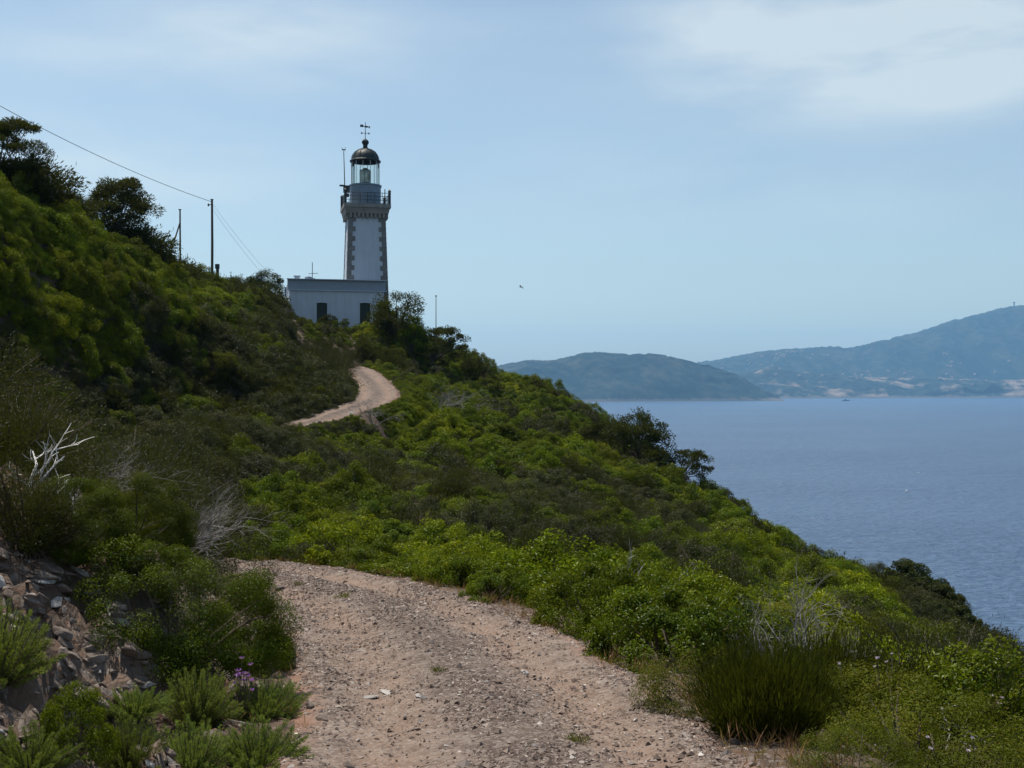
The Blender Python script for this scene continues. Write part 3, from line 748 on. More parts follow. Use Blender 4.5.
def dome(seed, R=1.0, H=0.95, nc=55, nl=7000, ll=0.055, lw=0.026, rc=0.24, flowers=0, up=0.35, zmin=-0.1, ax_mode=0):
    r = np.random.default_rng(seed); p = Plant()
    d = hemi(r, nc, zmin); rad = lumpy(r, d, 0.13)*r.uniform(0.82, 1.0, nc)
    c = d*np.array([R, R, H])*rad[:, None]; c[:, 2] = np.maximum(c[:, 2], 0.06)
    shade = r.uniform(0, 0.35, nc)
    k = r.integers(0, nc, nl)
    o = unit(r.normal(size=(nl, 3)) + d[k]*0.55)*(r.uniform(0, 1, nl)**0.33*rc*R*r.uniform(0.7, 1.3, nc)[k])[:, None]
    pos = c[k] + o*np.array([1, 1, 0.85])
    ax = unit(unit(o)*0.8 + d[k]*0.6 + r.normal(size=(nl, 3))*0.45 + np.array([0, 0, up]))
    V, _ = plates(r, pos, unit(unit(o)*0.9 + d[k]*0.5), ll, lw, 0.5, up) if ax_mode == 0 else leaves(r, pos, ax, ll, lw)
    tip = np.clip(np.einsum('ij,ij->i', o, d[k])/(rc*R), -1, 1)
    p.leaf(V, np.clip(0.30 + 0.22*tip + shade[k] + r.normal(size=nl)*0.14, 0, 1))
    for q in r.choice(nc, min(nc, 22), False):
        p.stem(curve((r.normal()*0.06*R, r.normal()*0.06*R, -0.1), c[q]*0.96, r), np.linspace(0.022, 0.006, 5)*R)
    if flowers:
        top = np.argsort(-c[:, 2] + r.normal(size=nc)*0.2)[:flowers]
        for q in top:
            ctr = c[q]*1.0 + d[q]*rc*R*1.02
            for m in range(r.integers(2, 4)):
                cc = ctr + r.normal(size=3)*0.035 + np.array([0, 0, 0.02])
                p.stem([c[q], (c[q]+cc)/2 + r.normal(size=3)*0.01, cc], 0.0035, 4)
                a = np.linspace(0, 2*np.pi, 8)[:7] + r.uniform(0, 6); tl = unit(r.normal(size=3)*0.5 + np.array([0, -0.3, 0.8]))
                ax = unit(np.stack([np.cos(a), np.sin(a), np.full(7, 0.55)], 1) + tl*0.5)
                p.fl.append(leaves(r, np.repeat(cc[None], 7, 0), ax, 0.024, 0.020, 0.4)[0])
    return p
def heath(seed, R=1.0, H=1.25, nb=260, nn=26, ll=0.045, lw=0.010, lean=0.0, base_bare=0.3):
    r = np.random.default_rng(seed); p = Plant()
    d = hemi(r, nb, 0.12); rad = lumpy(r, d, 0.2)*r.uniform(0.6, 1.0, nb)
    tip = d*np.array([R, R, H])*rad[:, None] + np.array([lean, 0, 0])*rad[:, None]
    base = np.stack([r.normal(size=nb)*0.12*R, r.normal(size=nb)*0.12*R, np.full(nb, -0.08)], 1)
    mid = base*0.35 + tip*0.65 + np.stack([tip[:, 0]*-0.12, tip[:, 1]*-0.12, np.full(nb, 0.16*H)], 1)*0.7
    sh = r.uniform(0, 0.3, nb)
    t = base_bare + (1-base_bare)*r.uniform(0, 1, (nb, nn))**0.8; t = t[..., None]
    pos = (1-t)**2*base[:, None] + 2*t*(1-t)*mid[:, None] + t*t*tip[:, None] + r.normal(size=(nb, nn, 3))*0.045*R
    tan = unit(2*(1-t)*(mid-base)[:, None] + 2*t*(tip-mid)[:, None])
    ax = unit(tan*0.9 + r.normal(size=(nb, nn, 3))*0.55 + np.array([0, 0, 0.35]))
    V, _ = leaves(r, pos.reshape(-1, 3), ax.reshape(-1, 3), ll, lw, 0.2)
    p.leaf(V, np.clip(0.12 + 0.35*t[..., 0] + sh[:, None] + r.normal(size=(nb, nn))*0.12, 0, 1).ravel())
    for q in range(0, nb, max(1, nb//46)):
        tt = np.linspace(0, 0.95, 5)[:, None]; b, m, e = base[q], mid[q], tip[q]
        p.stem((1-tt)**2*b + 2*tt*(1-tt)*m + tt*tt*e, np.linspace(0.016, 0.004, 5)*R)
    return p
def broom(seed, R=0.7, H=0.95, ns=520, seg=7, w=0.012):
    r = np.random.default_rng(seed); p = Plant()
    a = r.uniform(0, 2*np.pi, ns); q = np.sqrt(r.uniform(0, 1, ns))
    b = np.stack([0.55*R*q*np.cos(a), 0.55*R*q*np.sin(a), np.full(ns, -0.05)], 1)
    h = H*(1-0.30*q**3)*(1+0.16*np.sin(3*a+1)+0.14*np.sin(5.3*b[:, 0]/R*2+1.7)*np.sin(6*b[:, 1]/R*2))*r.uniform(0.55, 1.05, ns)
    tip = b + np.stack([0.36*R*q*np.cos(a)+r.normal(size=ns)*0.07, 0.36*R*q*np.sin(a)+r.normal(size=ns)*0.07, h], 1)
    for k in range(seg):
        t0 = k/seg
        pos = b + (tip-b)*t0 + r.normal(size=(ns, 3))*0.012
        V, _ = leaves(r, pos, unit(tip-b + r.normal(size=(ns, 3))*0.13*np.linalg.norm(tip-b, axis=1)[:, None]), np.linalg.norm(tip-b, axis=1)/seg*1.25, w, 0.1)
        p.leaf(V, np.clip(0.25 + 0.4*t0 + r.normal(size=ns)*0.18, 0, 1))
    for k in range(14): p.stem([b[k]*0.5, (b[k]+tip[k])/2], [0.012, 0.006])
    return p
def plume(seed, R=0.42, H=0.5, npl=130, nn=230, ll=0.026, lw=0.0048):
    r = np.random.default_rng(seed); p = Plant()
    d = hemi(r, npl, 0.12); tip = d*np.array([R, R, H])*r.uniform(0.7, 1.1, npl)[:, None]; base = tip*np.array([0.3, 0.3, 0]) - np.array([0, 0, 0.04])
    t = r.uniform(0.12, 1.0, (npl, nn))[..., None]
    pos = base[:, None]*(1-t) + tip[:, None]*t
    rr = 0.075*(1.15-t)
    off = unit(r.normal(size=(npl, nn, 3)))*rr
    ax = unit(unit(tip-base)[:, None]*0.9 + unit(off)*0.7 + r.normal(size=(npl, nn, 3))*0.15)
    V, _ = leaves(r, (pos+off*0.4).reshape(-1, 3), ax.reshape(-1, 3), ll, lw, 0.2)
    p.leaf(V, np.clip(0.15+0.55*t[..., 0] + r.normal(size=(npl, nn))*0.14, 0, 1).ravel())
    for q in range(npl): p.stem([base[q], tip[q]*0.95], [0.007, 0.003])
    return p
def dead(seed, R=0.8, H=1.0, lean=(0, 0, 0), depth=4, n0=7, r0=0.02, twigs=True):
    r = np.random.default_rng(seed); p = Plant()
    def grow(a, d, ln, rad, k):
        d = unit(d); b = a + d*ln
        pts = curve(a, b, r, 0.10, 5); p.stem(pts, np.linspace(rad, rad*0.62, 5), 5 if k < 2 else 3)
        if k >= depth: return
        for m in range(r.integers(2, 4)):
            nd = unit(d + r.normal(size=3)*0.55 + np.array([0, 0, 0.12]))
            grow(pts[r.integers(2, 5)], nd, ln*r.uniform(0.5, 0.8), rad*0.58, k+1)
    for k in range(n0):
        dd = hemi(r, 1, 0.25)[0]*np.array([R, R, H]) + np.array(lean)
        grow(np.array([r.normal()*0.07, r.normal()*0.07, -0.1]), dd, np.linalg.norm(dd)*r.uniform(0.42, 0.6), r0*r.uniform(0.6, 1.2), 0)
    return p
def tree(seed, H=3.5, R=2.2, ntips=26, nl=5200, ll=0.13, lw=0.05, rc=0.5, lean=(0, 0), zlo=0.35, flatten=0.55, gap=1.0, trunk=0.11, up=0.5):
    """trunk, limbs and separate plates of foliage at the limb ends"""
    r = np.random.default_rng(seed); p = Plant()
    fork = np.array([lean[0]*0.25, lean[1]*0.25, H*0.24])
    p.stem(curve((0, 0, -0.3), fork, r, 0.06, 6), np.linspace(trunk, trunk*0.75, 6), 7)
    tips = []
    for k in range(ntips):
        u = (k+0.5)/ntips
        z = H*(zlo + (0.97-zlo)*r.uniform(0, 1)**0.8); a = 2.399*k + r.normal()*0.3
        rr = R*np.sqrt(max(0.02, 1-((z/H-zlo)/(1.03-zlo))**2.0))*r.uniform(0.35, 1.0)
        tips.append((rr*math.cos(a)+lean[0]*z/H, rr*math.sin(a)+lean[1]*z/H, z))
    tips = np.array(tips)
    for qe, e in enumerate(tips):
        if qe % 3: continue
        m = fork + (e-fork)*0.45 + np.array([0, 0, 0.10*H])*r.uniform(-0.3, 1) + r.normal(size=3)*0.12
        t = np.linspace(0, 1, 7)[:, None]
        p.stem((1-t)**2*fork + 2*t*(1-t)*m + t*t*e, np.linspace(trunk*0.5, 0.014, 7), 5)
    k = r.integers(0, ntips, nl); sz = rc*r.uniform(0.6, 1.25, ntips)
    o = unit(r.normal(size=(nl, 3)))*(r.uniform(0, 1, nl)**0.5)[:, None]*sz[k][:, None]*np.array([1, 1, flatten])
    pos = tips[k] + o
    ax = unit(unit(o) + r.normal(size=(nl, 3))*0.5 + np.array([0, 0, up]))
    V, _ = leaves(r, pos, ax, ll, lw, 0.3)
    sh = r.uniform(0, 0.3, ntips)
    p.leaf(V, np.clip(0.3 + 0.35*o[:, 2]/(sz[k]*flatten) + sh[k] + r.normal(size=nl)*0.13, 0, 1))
    return p

def one_mesh(name, p, leafm, stemm):
    """foliage and stems in one mesh, for scrub too small to show its parts"""
    Vs, Fs, idx = [], [], []
    rnd = []
    n = 0
    if p.lv:
        V, Fq, lr = p.leaf_arrays(); Vs.append(V); Fs.append(Fq); idx.append(np.zeros(len(Fq), int)); rnd.append(lr); n = len(V)
    if p.has:
        V = np.concatenate(p.st.V); Fq = np.concatenate(p.st.F[4]) + n; Vs.append(V); Fs.append(Fq); idx.append(np.ones(len(Fq), int)); rnd.append(np.zeros(len(Fq))); n += len(V)
    if p.fl:
        V, Fq = p.flower_arrays(); Vs.append(V); Fs.append(Fq+n); idx.append(np.full(len(Fq), 2)); rnd.append(np.random.default_rng(1).uniform(0, 1, len(Fq)))
    return mesh_np(name, np.concatenate(Vs), np.concatenate(Fs), attrs={'rnd': ('FACE', np.concatenate(rnd))}, mats=[leafm, stemm, M['petal']], mat_idx=np.concatenate(idx))
def part_meshes(p, leafm, stemm, fname='foliage'):
    out = []
    if p.lv:
        V, Fq, lr = p.leaf_arrays(); out.append((fname, mesh_np(fname, V, Fq, leafm, {'rnd': ('FACE', lr)})))
    if p.has: out.append(('stems', p.st.mesh('stems', stemm)))
    if p.fl:
        V, Fq = p.flower_arrays(); out.append(('blossoms', mesh_np('blossoms', V, Fq, M['petal'], {'rnd': ('FACE', np.random.default_rng(2).uniform(0, 1, len(Fq)))})))
    return out

def hit(px, py, y0=3.0, y1=118.0):
    """where the sight line through a pixel meets the ground"""
    y = np.linspace(y0, y1, 3000); x = (px-PX0)/F*y; z = (PY0-py)/F*y
    k = np.argmax(ground_z(x, y) > z)
    return (x[k], y[k], float(ground_z(x[k], y[k])))

PLACED = []                                    # (x, y, radius) of the plants set out by hand
HERO = {}
def hero(kind, name, label, cat, pos, s=1.0, rz=None, group=None, sc=(1, 1, 1), sink=0.0, rad=0.7):
    x, y, z = pos
    root = empty(name, (x, y, z - sink), rz if rz is not None else random.uniform(0, 6.28))
    root.scale = (s*sc[0], s*sc[1], s*sc[2])
    tag(root, label, cat, group)
    for nm, me in HERO[kind]: link(nm, me, None, root)
    PLACED.append((x, y, rad*s))
    return root
def at(px, Y):
    x = (px-PX0)/F*Y; return (x, Y, float(ground_z(x, Y)))

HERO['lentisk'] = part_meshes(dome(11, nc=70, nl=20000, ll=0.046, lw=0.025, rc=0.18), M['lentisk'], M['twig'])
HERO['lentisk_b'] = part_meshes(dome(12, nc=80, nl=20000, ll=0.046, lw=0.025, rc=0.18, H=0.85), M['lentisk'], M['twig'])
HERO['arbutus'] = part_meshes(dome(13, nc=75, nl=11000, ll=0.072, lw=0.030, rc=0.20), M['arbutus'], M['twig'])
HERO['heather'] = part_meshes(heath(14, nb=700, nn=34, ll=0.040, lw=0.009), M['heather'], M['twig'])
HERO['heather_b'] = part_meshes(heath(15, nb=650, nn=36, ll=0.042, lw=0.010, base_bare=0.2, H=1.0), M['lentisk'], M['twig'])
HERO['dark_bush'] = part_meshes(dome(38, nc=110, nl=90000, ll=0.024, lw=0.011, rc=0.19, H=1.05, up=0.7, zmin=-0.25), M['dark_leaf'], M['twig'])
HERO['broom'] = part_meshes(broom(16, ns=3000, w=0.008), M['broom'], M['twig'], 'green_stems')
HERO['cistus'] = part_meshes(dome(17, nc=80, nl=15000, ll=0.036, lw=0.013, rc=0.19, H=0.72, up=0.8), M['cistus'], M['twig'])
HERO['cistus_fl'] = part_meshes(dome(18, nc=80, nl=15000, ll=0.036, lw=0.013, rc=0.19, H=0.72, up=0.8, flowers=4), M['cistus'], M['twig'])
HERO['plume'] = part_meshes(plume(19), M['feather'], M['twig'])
HERO['plume_b'] = part_meshes(plume(20, H=0.36, npl=150, R=0.5), M['feather'], M['twig'])
HERO['dead_white'] = [('branches', dead(21, depth=4, n0=8, r0=0.022).st.mesh('branches', M['white_twig']))]
HERO['dead_grey'] = [('branches', dead(22, depth=5, n0=12, r0=0.012).st.mesh('branches', M['grey_twig']))]
HERO['dead_lean'] = [('branches', dead(23, R=0.5, H=0.6, lean=(0.9, 0, 0.35), depth=5, n0=10, r0=0.013).st.mesh('branches', M['grey_twig']))]
HERO['dead_branch'] = [('branches', dead(24, R=0.35, H=0.8, lean=(0.5, 0, 0.5), depth=3, n0=2, r0=0.02).st.mesh('branches', M['white_twig']))]
HERO['snag'] = [('branches', dead(25, R=0.25, H=1.0, lean=(0.25, 0, 0.35), depth=3, n0=2, r0=0.022).st.mesh('branches', M['bleached']))]
HERO['mound'] = part_meshes(dome(39, nc=130, nl=26000, ll=0.065, lw=0.034, rc=0.15, H=0.9, zmin=-0.2), M['pine'], M['bark'])
def tree_parts(p, leafm): return [(n if n != 'stems' else 'trunk', m) for n, m in part_meshes(p, leafm, M['bark'], 'crown')]
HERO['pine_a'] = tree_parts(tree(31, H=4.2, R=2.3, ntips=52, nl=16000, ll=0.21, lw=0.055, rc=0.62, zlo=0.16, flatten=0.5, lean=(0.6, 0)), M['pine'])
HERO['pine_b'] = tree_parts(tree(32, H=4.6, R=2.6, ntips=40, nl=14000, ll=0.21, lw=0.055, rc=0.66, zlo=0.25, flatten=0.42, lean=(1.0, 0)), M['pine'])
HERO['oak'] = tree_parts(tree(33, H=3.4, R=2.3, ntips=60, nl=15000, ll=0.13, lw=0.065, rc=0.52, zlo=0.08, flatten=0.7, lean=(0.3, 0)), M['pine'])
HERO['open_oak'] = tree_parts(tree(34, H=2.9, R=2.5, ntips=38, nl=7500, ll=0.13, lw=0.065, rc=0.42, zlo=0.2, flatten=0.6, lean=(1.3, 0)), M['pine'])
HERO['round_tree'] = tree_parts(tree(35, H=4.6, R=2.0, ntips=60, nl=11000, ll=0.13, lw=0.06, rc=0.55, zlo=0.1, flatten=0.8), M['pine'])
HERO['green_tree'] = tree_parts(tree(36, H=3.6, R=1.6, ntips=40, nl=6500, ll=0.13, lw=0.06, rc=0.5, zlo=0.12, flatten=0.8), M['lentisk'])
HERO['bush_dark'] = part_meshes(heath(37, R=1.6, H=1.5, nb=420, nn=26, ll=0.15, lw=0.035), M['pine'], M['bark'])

# --- trees on the skyline, by the lighthouse and above the sea
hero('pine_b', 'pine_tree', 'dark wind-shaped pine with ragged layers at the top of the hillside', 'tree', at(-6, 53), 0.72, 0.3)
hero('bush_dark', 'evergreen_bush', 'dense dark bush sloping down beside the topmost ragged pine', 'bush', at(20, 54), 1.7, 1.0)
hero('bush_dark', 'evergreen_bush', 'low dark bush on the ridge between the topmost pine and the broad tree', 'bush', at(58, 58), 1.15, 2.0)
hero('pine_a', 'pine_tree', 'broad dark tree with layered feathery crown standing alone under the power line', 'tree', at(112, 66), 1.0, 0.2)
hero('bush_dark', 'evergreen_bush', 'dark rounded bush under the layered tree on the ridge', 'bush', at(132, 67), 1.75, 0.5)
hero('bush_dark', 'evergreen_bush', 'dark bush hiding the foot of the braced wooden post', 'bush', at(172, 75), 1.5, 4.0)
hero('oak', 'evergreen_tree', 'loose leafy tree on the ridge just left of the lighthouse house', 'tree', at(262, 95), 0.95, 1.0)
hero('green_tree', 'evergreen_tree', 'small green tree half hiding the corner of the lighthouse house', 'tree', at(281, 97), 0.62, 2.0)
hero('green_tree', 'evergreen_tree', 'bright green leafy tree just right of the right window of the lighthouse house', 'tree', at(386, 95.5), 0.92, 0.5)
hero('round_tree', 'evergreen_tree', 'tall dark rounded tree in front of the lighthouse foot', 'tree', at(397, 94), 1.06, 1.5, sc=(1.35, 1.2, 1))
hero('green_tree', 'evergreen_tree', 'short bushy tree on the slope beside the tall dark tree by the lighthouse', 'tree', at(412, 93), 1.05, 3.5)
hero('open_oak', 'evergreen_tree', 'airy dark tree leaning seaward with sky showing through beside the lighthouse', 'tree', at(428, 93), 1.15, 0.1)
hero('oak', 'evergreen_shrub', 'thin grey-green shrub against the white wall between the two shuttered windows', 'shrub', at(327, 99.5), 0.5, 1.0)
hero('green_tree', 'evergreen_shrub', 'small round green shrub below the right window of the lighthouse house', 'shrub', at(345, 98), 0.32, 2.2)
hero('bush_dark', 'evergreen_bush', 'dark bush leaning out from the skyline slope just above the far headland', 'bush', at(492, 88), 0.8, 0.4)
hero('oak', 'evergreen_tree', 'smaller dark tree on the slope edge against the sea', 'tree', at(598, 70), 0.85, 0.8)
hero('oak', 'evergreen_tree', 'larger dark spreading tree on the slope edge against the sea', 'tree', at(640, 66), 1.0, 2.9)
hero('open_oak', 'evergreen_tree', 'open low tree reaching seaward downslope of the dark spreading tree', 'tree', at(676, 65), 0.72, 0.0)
# --- plants near the road
G1 = None
hero('dark_bush', 'roadside_bush', 'large dark green bush spilling on to the left edge of the dirt road', 'bush', hit(178, 672), 0.80, 0.4, rad=1)
hero('dark_bush', 'roadside_bush', 'low olive bush at the right foot of the large dark green roadside bush', 'bush', hit(248, 668), 0.36, 2.4)
hero('dark_bush', 'roadside_bush', 'dark bush on the bank above and behind the large roadside bush', 'bush', at(138, 12.2), 0.72, 1.4, rad=1)
hero('dead_lean', 'dead_shrub', 'grey bare twiggy shrub leaning over the road bend', 'dead shrub', at(165, 13.4), 0.85, 0.1)
hero('dead_white', 'dead_shrub', 'bleached bare branches sticking out of the dark scrub on the left bank', 'dead shrub', at(40, 10.2), 0.55, 1.0)
for k, (q, Y, s_) in enumerate(((28, 9.9, .95), (52, 10.1, .85), (66, 10.4, .7))):
    hero('snag', 'dead_branch', ('tallest bleached dead branch standing in the dark scrub above the shale heap', 'forked bleached branch, middle one of three above the shale heap', 'shortest bleached branch, lowest of three above the shale heap')[k], 'dead branch', at(q, Y), s_, 0.4+k)
hero('dead_lean', 'dead_shrub', 'grey wispy dead shrub trailing to the right above the bleached branches', 'dead shrub', at(60, 14), 0.95, 0.2)
hero('heather', 'heather_shrub', 'dark upright heather above the stony bank, cut by the photo edge', 'shrub', at(10, 11.2), 0.85, 0.3)
hero('heather_b', 'heather_shrub', 'green upright bush standing above the rubble of the stony bank', 'shrub', at(92, 12.0), 0.72, 1.3)
hero('plume', 'young_heather', 'large dark feathery plant hanging over the stones, cut by the photo edge', 'plant', hit(-8, 680), 0.8, 0.4)
hero('plume', 'young_heather', 'pale green feathery plant below the large dark green roadside bush', 'plant', hit(198, 722), 0.72, 1.4)
hero('plume_b', 'young_heather', 'wide feathery plant with violet flowers beside the gravel', 'plant', hit(262, 715), 0.75, 2.4)
hero('plume_b', 'young_heather', 'feathery green plant lowest on the gravel edge', 'plant', hit(258, 765), 0.72, 3.4)
hero('plume', 'young_heather', 'feathery grey-green plant in the red earth under the white stone', 'plant', hit(190, 775), 0.62, 4.4)
hero('plume_b', 'young_heather', 'feathery plant on the rubble left of the white stone', 'plant', hit(135, 715), 0.45, 5.4)
hero('plume', 'young_heather', 'feathery plant at the bottom of the rubble bank', 'plant', hit(130, 775), 0.6, 0.9)
hero('arbutus', 'young_bush', 'yellow-green leafy bush growing out of the rubble bank', 'plant', hit(78, 752), 0.16, 0.9, sc=(1, 1, 1.5))
hero('plume_b', 'young_heather', 'small feathery plant at the bottom corner of the stony bank', 'plant', hit(30, 775), 0.5, 2.9)
hero('lentisk', 'mastic_shrub', 'bright green glossy shrub at the road edge where the road bends', 'shrub', hit(592, 634), 0.72, 0.2)
hero('lentisk_b', 'mastic_shrub', 'small dark green shrub on the verge uphill of the bright glossy shrub', 'shrub', hit(497, 600), 0.5, 1.2)
hero('lentisk_b', 'mastic_shrub', 'wide green shrub on the verge next to the olive rockrose', 'shrub', hit(672, 668), 0.75, 2.2)
hero('lentisk', 'mastic_shrub', 'high green mound behind the dark broom', 'shrub', at(735, 11.6), 0.95, 3.2)
hero('cistus', 'rockrose_shrub', 'olive brown-edged rockrose left of the dark broom on the verge', 'shrub', hit(716, 708), 0.52, 0.2)
hero('broom', 'broom_shrub', 'dark olive broom of upright thin stems on the road verge', 'shrub', hit(764, 734), 0.68, 0.2, sc=(1.15, 1, 0.95))
hero('broom', 'broom_shrub', 'shorter dark broom behind the upright broom on the verge', 'shrub', at(838, 9.4), 0.75, 2.2)
hero('cistus_fl', 'rockrose_shrub', 'rockrose mound with pale pink flowers in the lower corner by the road', 'shrub', at(905, 7.3), 0.78, 0.2)
hero('cistus_fl', 'rockrose_shrub', 'flowering rockrose at the very corner of the photo, farthest from the road', 'shrub', at(1000, 6.9), 0.8, 2.2)
hero('cistus', 'rockrose_shrub', 'low grey-green rockrose touching the road under the dark broom', 'shrub', hit(858, 780), 0.36, 4.2)
hero('dead_grey', 'dead_shrub', 'dense grey dead shrub behind the dark broom', 'dead shrub', at(806, 10.0), 0.95, 1.0)
hero('dead_branch', 'dead_shrub', 'forked pale dead branch rising from the green scrub right of the grey dead shrub', 'dead shrub', at(850, 11.0), 0.8, 0.2)
hero('dead_branch', 'dead_shrub', 'long bleached branch lying over the dark scrub above the flowering rockroses', 'dead shrub', at(945, 9.0), 0.8, 0.1, sc=(1.3, 1, 0.6))
hero('dead_white', 'dead_shrub', 'many-branched bleached dead bush rising from the green slope beyond the road', 'dead shrub', at(676, 14.6), 1.45, 0.7, rad=0.8, sc=(1.3, 1, 0.85))
hero('dead_white', 'dead_shrub', 'dark bare bush left of the many-branched bleached one', 'dead shrub', at(634, 14.6), 1.2, 2.1, rad=0.8)
hero('dead_grey', 'dead_shrub', 'low grey dead bush in front of the bend of the far track', 'dead shrub', at(372, 58), 1.5, 2.1, sc=(1.6, 1, 0.8))
hero('dead_grey', 'dead_shrub', 'wide silvery dead bush on the slope right of the far track', 'dead shrub', at(440, 72), 2.0, 0.3, sc=(2.4, 1, 0.9))
hero('mound', 'evergreen_bush', 'dark rounded bush on the crest of the dark spur above the sea', 'bush', at(915, 45), 1.55, 0.3, rad=1)

hero('cistus', 'rockrose_shrub', 'olive rockrose without flowers between the broom and the flowering mound', 'shrub', at(868, 8.6), 0.55, 1.2)
hero('cistus', 'rockrose_shrub', 'olive rockrose behind the flowering mound, under the long bleached branch', 'shrub', at(930, 8.2), 0.72, 3.2)
hero('heather', 'heather_shrub', 'dark heather covering the spur that hides the end of the far track', 'shrub', at(330, 77), 1.7, 3.2)
hero('heather', 'heather_shrub', 'dark heather at the inner corner of the far track', 'shrub', at(338, 73), 1.5, 1.2)
hero('heather', 'heather_shrub', 'dark heather above the upper end of the far track', 'shrub', at(318, 80), 1.6, 2.2)
hero('heather', 'heather_shrub', 'dark heather hanging over the heap of shale stones', 'shrub', hit(28, 552), 0.62, 3.2)
hero('dark_bush', 'roadside_bush', 'dark green bush on the crest right of the heap of shale stones', 'bush', hit(82, 556), 0.5, 1.2)
hero('dark_bush', 'roadside_bush', 'dark bush above the pale slab of rock', 'bush', hit(128, 545), 0.5, 2.2)
hero('heather', 'heather_shrub', 'dark heather leaning over the narrow upper end of the far track', 'shrub', at(344, 79), 1.35, 0.2)
hero('green_tree', 'evergreen_shrub', 'green bush under the left window of the lighthouse house', 'shrub', at(300, 98), 0.28, 0.2)
hero('green_tree', 'evergreen_shrub', 'low green bush at the foot of the white wall between both windows', 'shrub', at(336, 97), 0.28, 1.2)
for k, (q, Y, s_) in enumerate(((898, 45.5, .9), (936, 44, 1.25), (955, 43, 1.0), (972, 42.5, .9), (992, 41, 1.0), (1014, 40, .9), (930, 40, .9), (975, 38, .9), (950, 38, .8), (1000, 37, .9))):
    hero('mound', 'evergreen_bush', 'dark rough bush on the dark spur dropping to the sea', 'bush', at(q, Y), s_, k*1.3, 'dark bushes on the spur above the sea')
# --- scrub: kinds
LOD = {}
def lod(kind, k, p, lm, sm): LOD.setdefault(kind, {})[k] = [one_mesh('%s_shrub' % kind, q, M[lm], M[sm]) for q in p]
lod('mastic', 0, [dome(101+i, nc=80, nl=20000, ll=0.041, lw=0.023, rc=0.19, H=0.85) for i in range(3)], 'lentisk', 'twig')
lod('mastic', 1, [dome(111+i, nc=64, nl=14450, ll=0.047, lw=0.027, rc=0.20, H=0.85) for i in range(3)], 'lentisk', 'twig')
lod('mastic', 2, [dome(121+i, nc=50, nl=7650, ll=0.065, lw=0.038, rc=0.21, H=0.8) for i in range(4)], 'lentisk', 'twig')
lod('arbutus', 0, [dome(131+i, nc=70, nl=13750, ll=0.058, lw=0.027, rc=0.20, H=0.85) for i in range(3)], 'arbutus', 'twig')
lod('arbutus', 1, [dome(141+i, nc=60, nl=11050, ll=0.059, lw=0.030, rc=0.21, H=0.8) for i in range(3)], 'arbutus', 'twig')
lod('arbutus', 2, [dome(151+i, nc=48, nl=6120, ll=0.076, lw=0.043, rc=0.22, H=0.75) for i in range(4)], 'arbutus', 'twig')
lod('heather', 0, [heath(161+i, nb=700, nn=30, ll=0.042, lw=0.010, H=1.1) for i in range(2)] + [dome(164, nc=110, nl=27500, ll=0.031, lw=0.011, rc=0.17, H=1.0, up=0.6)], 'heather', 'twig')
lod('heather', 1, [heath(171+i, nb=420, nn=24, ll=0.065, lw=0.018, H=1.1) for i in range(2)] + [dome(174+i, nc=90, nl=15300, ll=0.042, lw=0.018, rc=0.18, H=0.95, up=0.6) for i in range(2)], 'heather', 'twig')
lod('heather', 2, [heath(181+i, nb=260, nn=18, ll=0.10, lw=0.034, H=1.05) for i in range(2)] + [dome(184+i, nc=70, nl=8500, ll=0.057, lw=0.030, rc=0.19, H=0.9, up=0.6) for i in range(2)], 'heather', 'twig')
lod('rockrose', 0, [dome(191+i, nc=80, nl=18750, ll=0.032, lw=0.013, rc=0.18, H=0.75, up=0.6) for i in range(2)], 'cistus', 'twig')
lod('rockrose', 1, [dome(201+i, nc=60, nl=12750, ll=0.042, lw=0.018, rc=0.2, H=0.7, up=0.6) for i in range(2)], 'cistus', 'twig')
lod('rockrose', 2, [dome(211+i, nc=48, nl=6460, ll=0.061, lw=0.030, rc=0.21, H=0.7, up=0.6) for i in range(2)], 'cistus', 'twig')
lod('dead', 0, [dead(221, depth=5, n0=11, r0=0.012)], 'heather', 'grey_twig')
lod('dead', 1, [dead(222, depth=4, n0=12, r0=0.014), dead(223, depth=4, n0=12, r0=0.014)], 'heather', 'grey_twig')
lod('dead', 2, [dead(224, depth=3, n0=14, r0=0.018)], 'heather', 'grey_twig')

# how green the scrub is over the picture's slope: bright strawberry tree and mastic, or dark heather
GREEN = np.array([(20,210,.85),(60,260,.9),(150,270,.9),(110,300,.75),(200,285,.6),(250,300,.55),(30,320,.55),(60,380,.2),(150,350,.3),(230,340,.35),(300,340,.3),(330,355,.15),(300,380,.1),(240,390,.1),
    (120,420,.15),(60,440,.15),(200,440,.1),(160,480,.12),(100,500,.3),(220,500,.1),(290,430,.5),(280,470,.35),(260,520,.75),(330,540,.9),(420,570,.9),(350,470,.45),(400,440,.55),(330,500,.45),(380,360,.5),(420,350,.45),(450,360,.35),
    (430,400,.7),(480,390,.45),(500,420,.75),(560,420,.6),(600,460,.75),(540,470,.6),(470,480,.4),(520,510,.25),(580,540,.15),(640,530,.12),(450,520,.3),(660,490,.45),(690,490,.8),(740,520,.7),(780,560,.55),(720,570,.3),
    (830,580,.75),(850,600,.6),(900,640,.75),(820,640,.85),(870,680,.9),(920,620,.3),(940,590,.1),(990,630,.1),(950,660,.15),(1000,690,.2),(1000,740,.5),(760,610,.85),(700,620,.9),(620,600,.8),(560,590,.95),(500,575,.8),(600,560,.18),(540,550,.3),(660,560,.15),(705,550,.2),(560,515,.12),(620,500,.2),(500,535,.35),(450,500,.2),(680,530,.15)], float)
def greenness(px, py):
    d2 = (px[:, None]-GREEN[None, :, 0])**2 + (py[:, None]-GREEN[None, :, 1])**2
    w = 1/(d2 + 400)**1.5
    return (w*GREEN[None, :, 2]).sum(1)/w.sum(1)

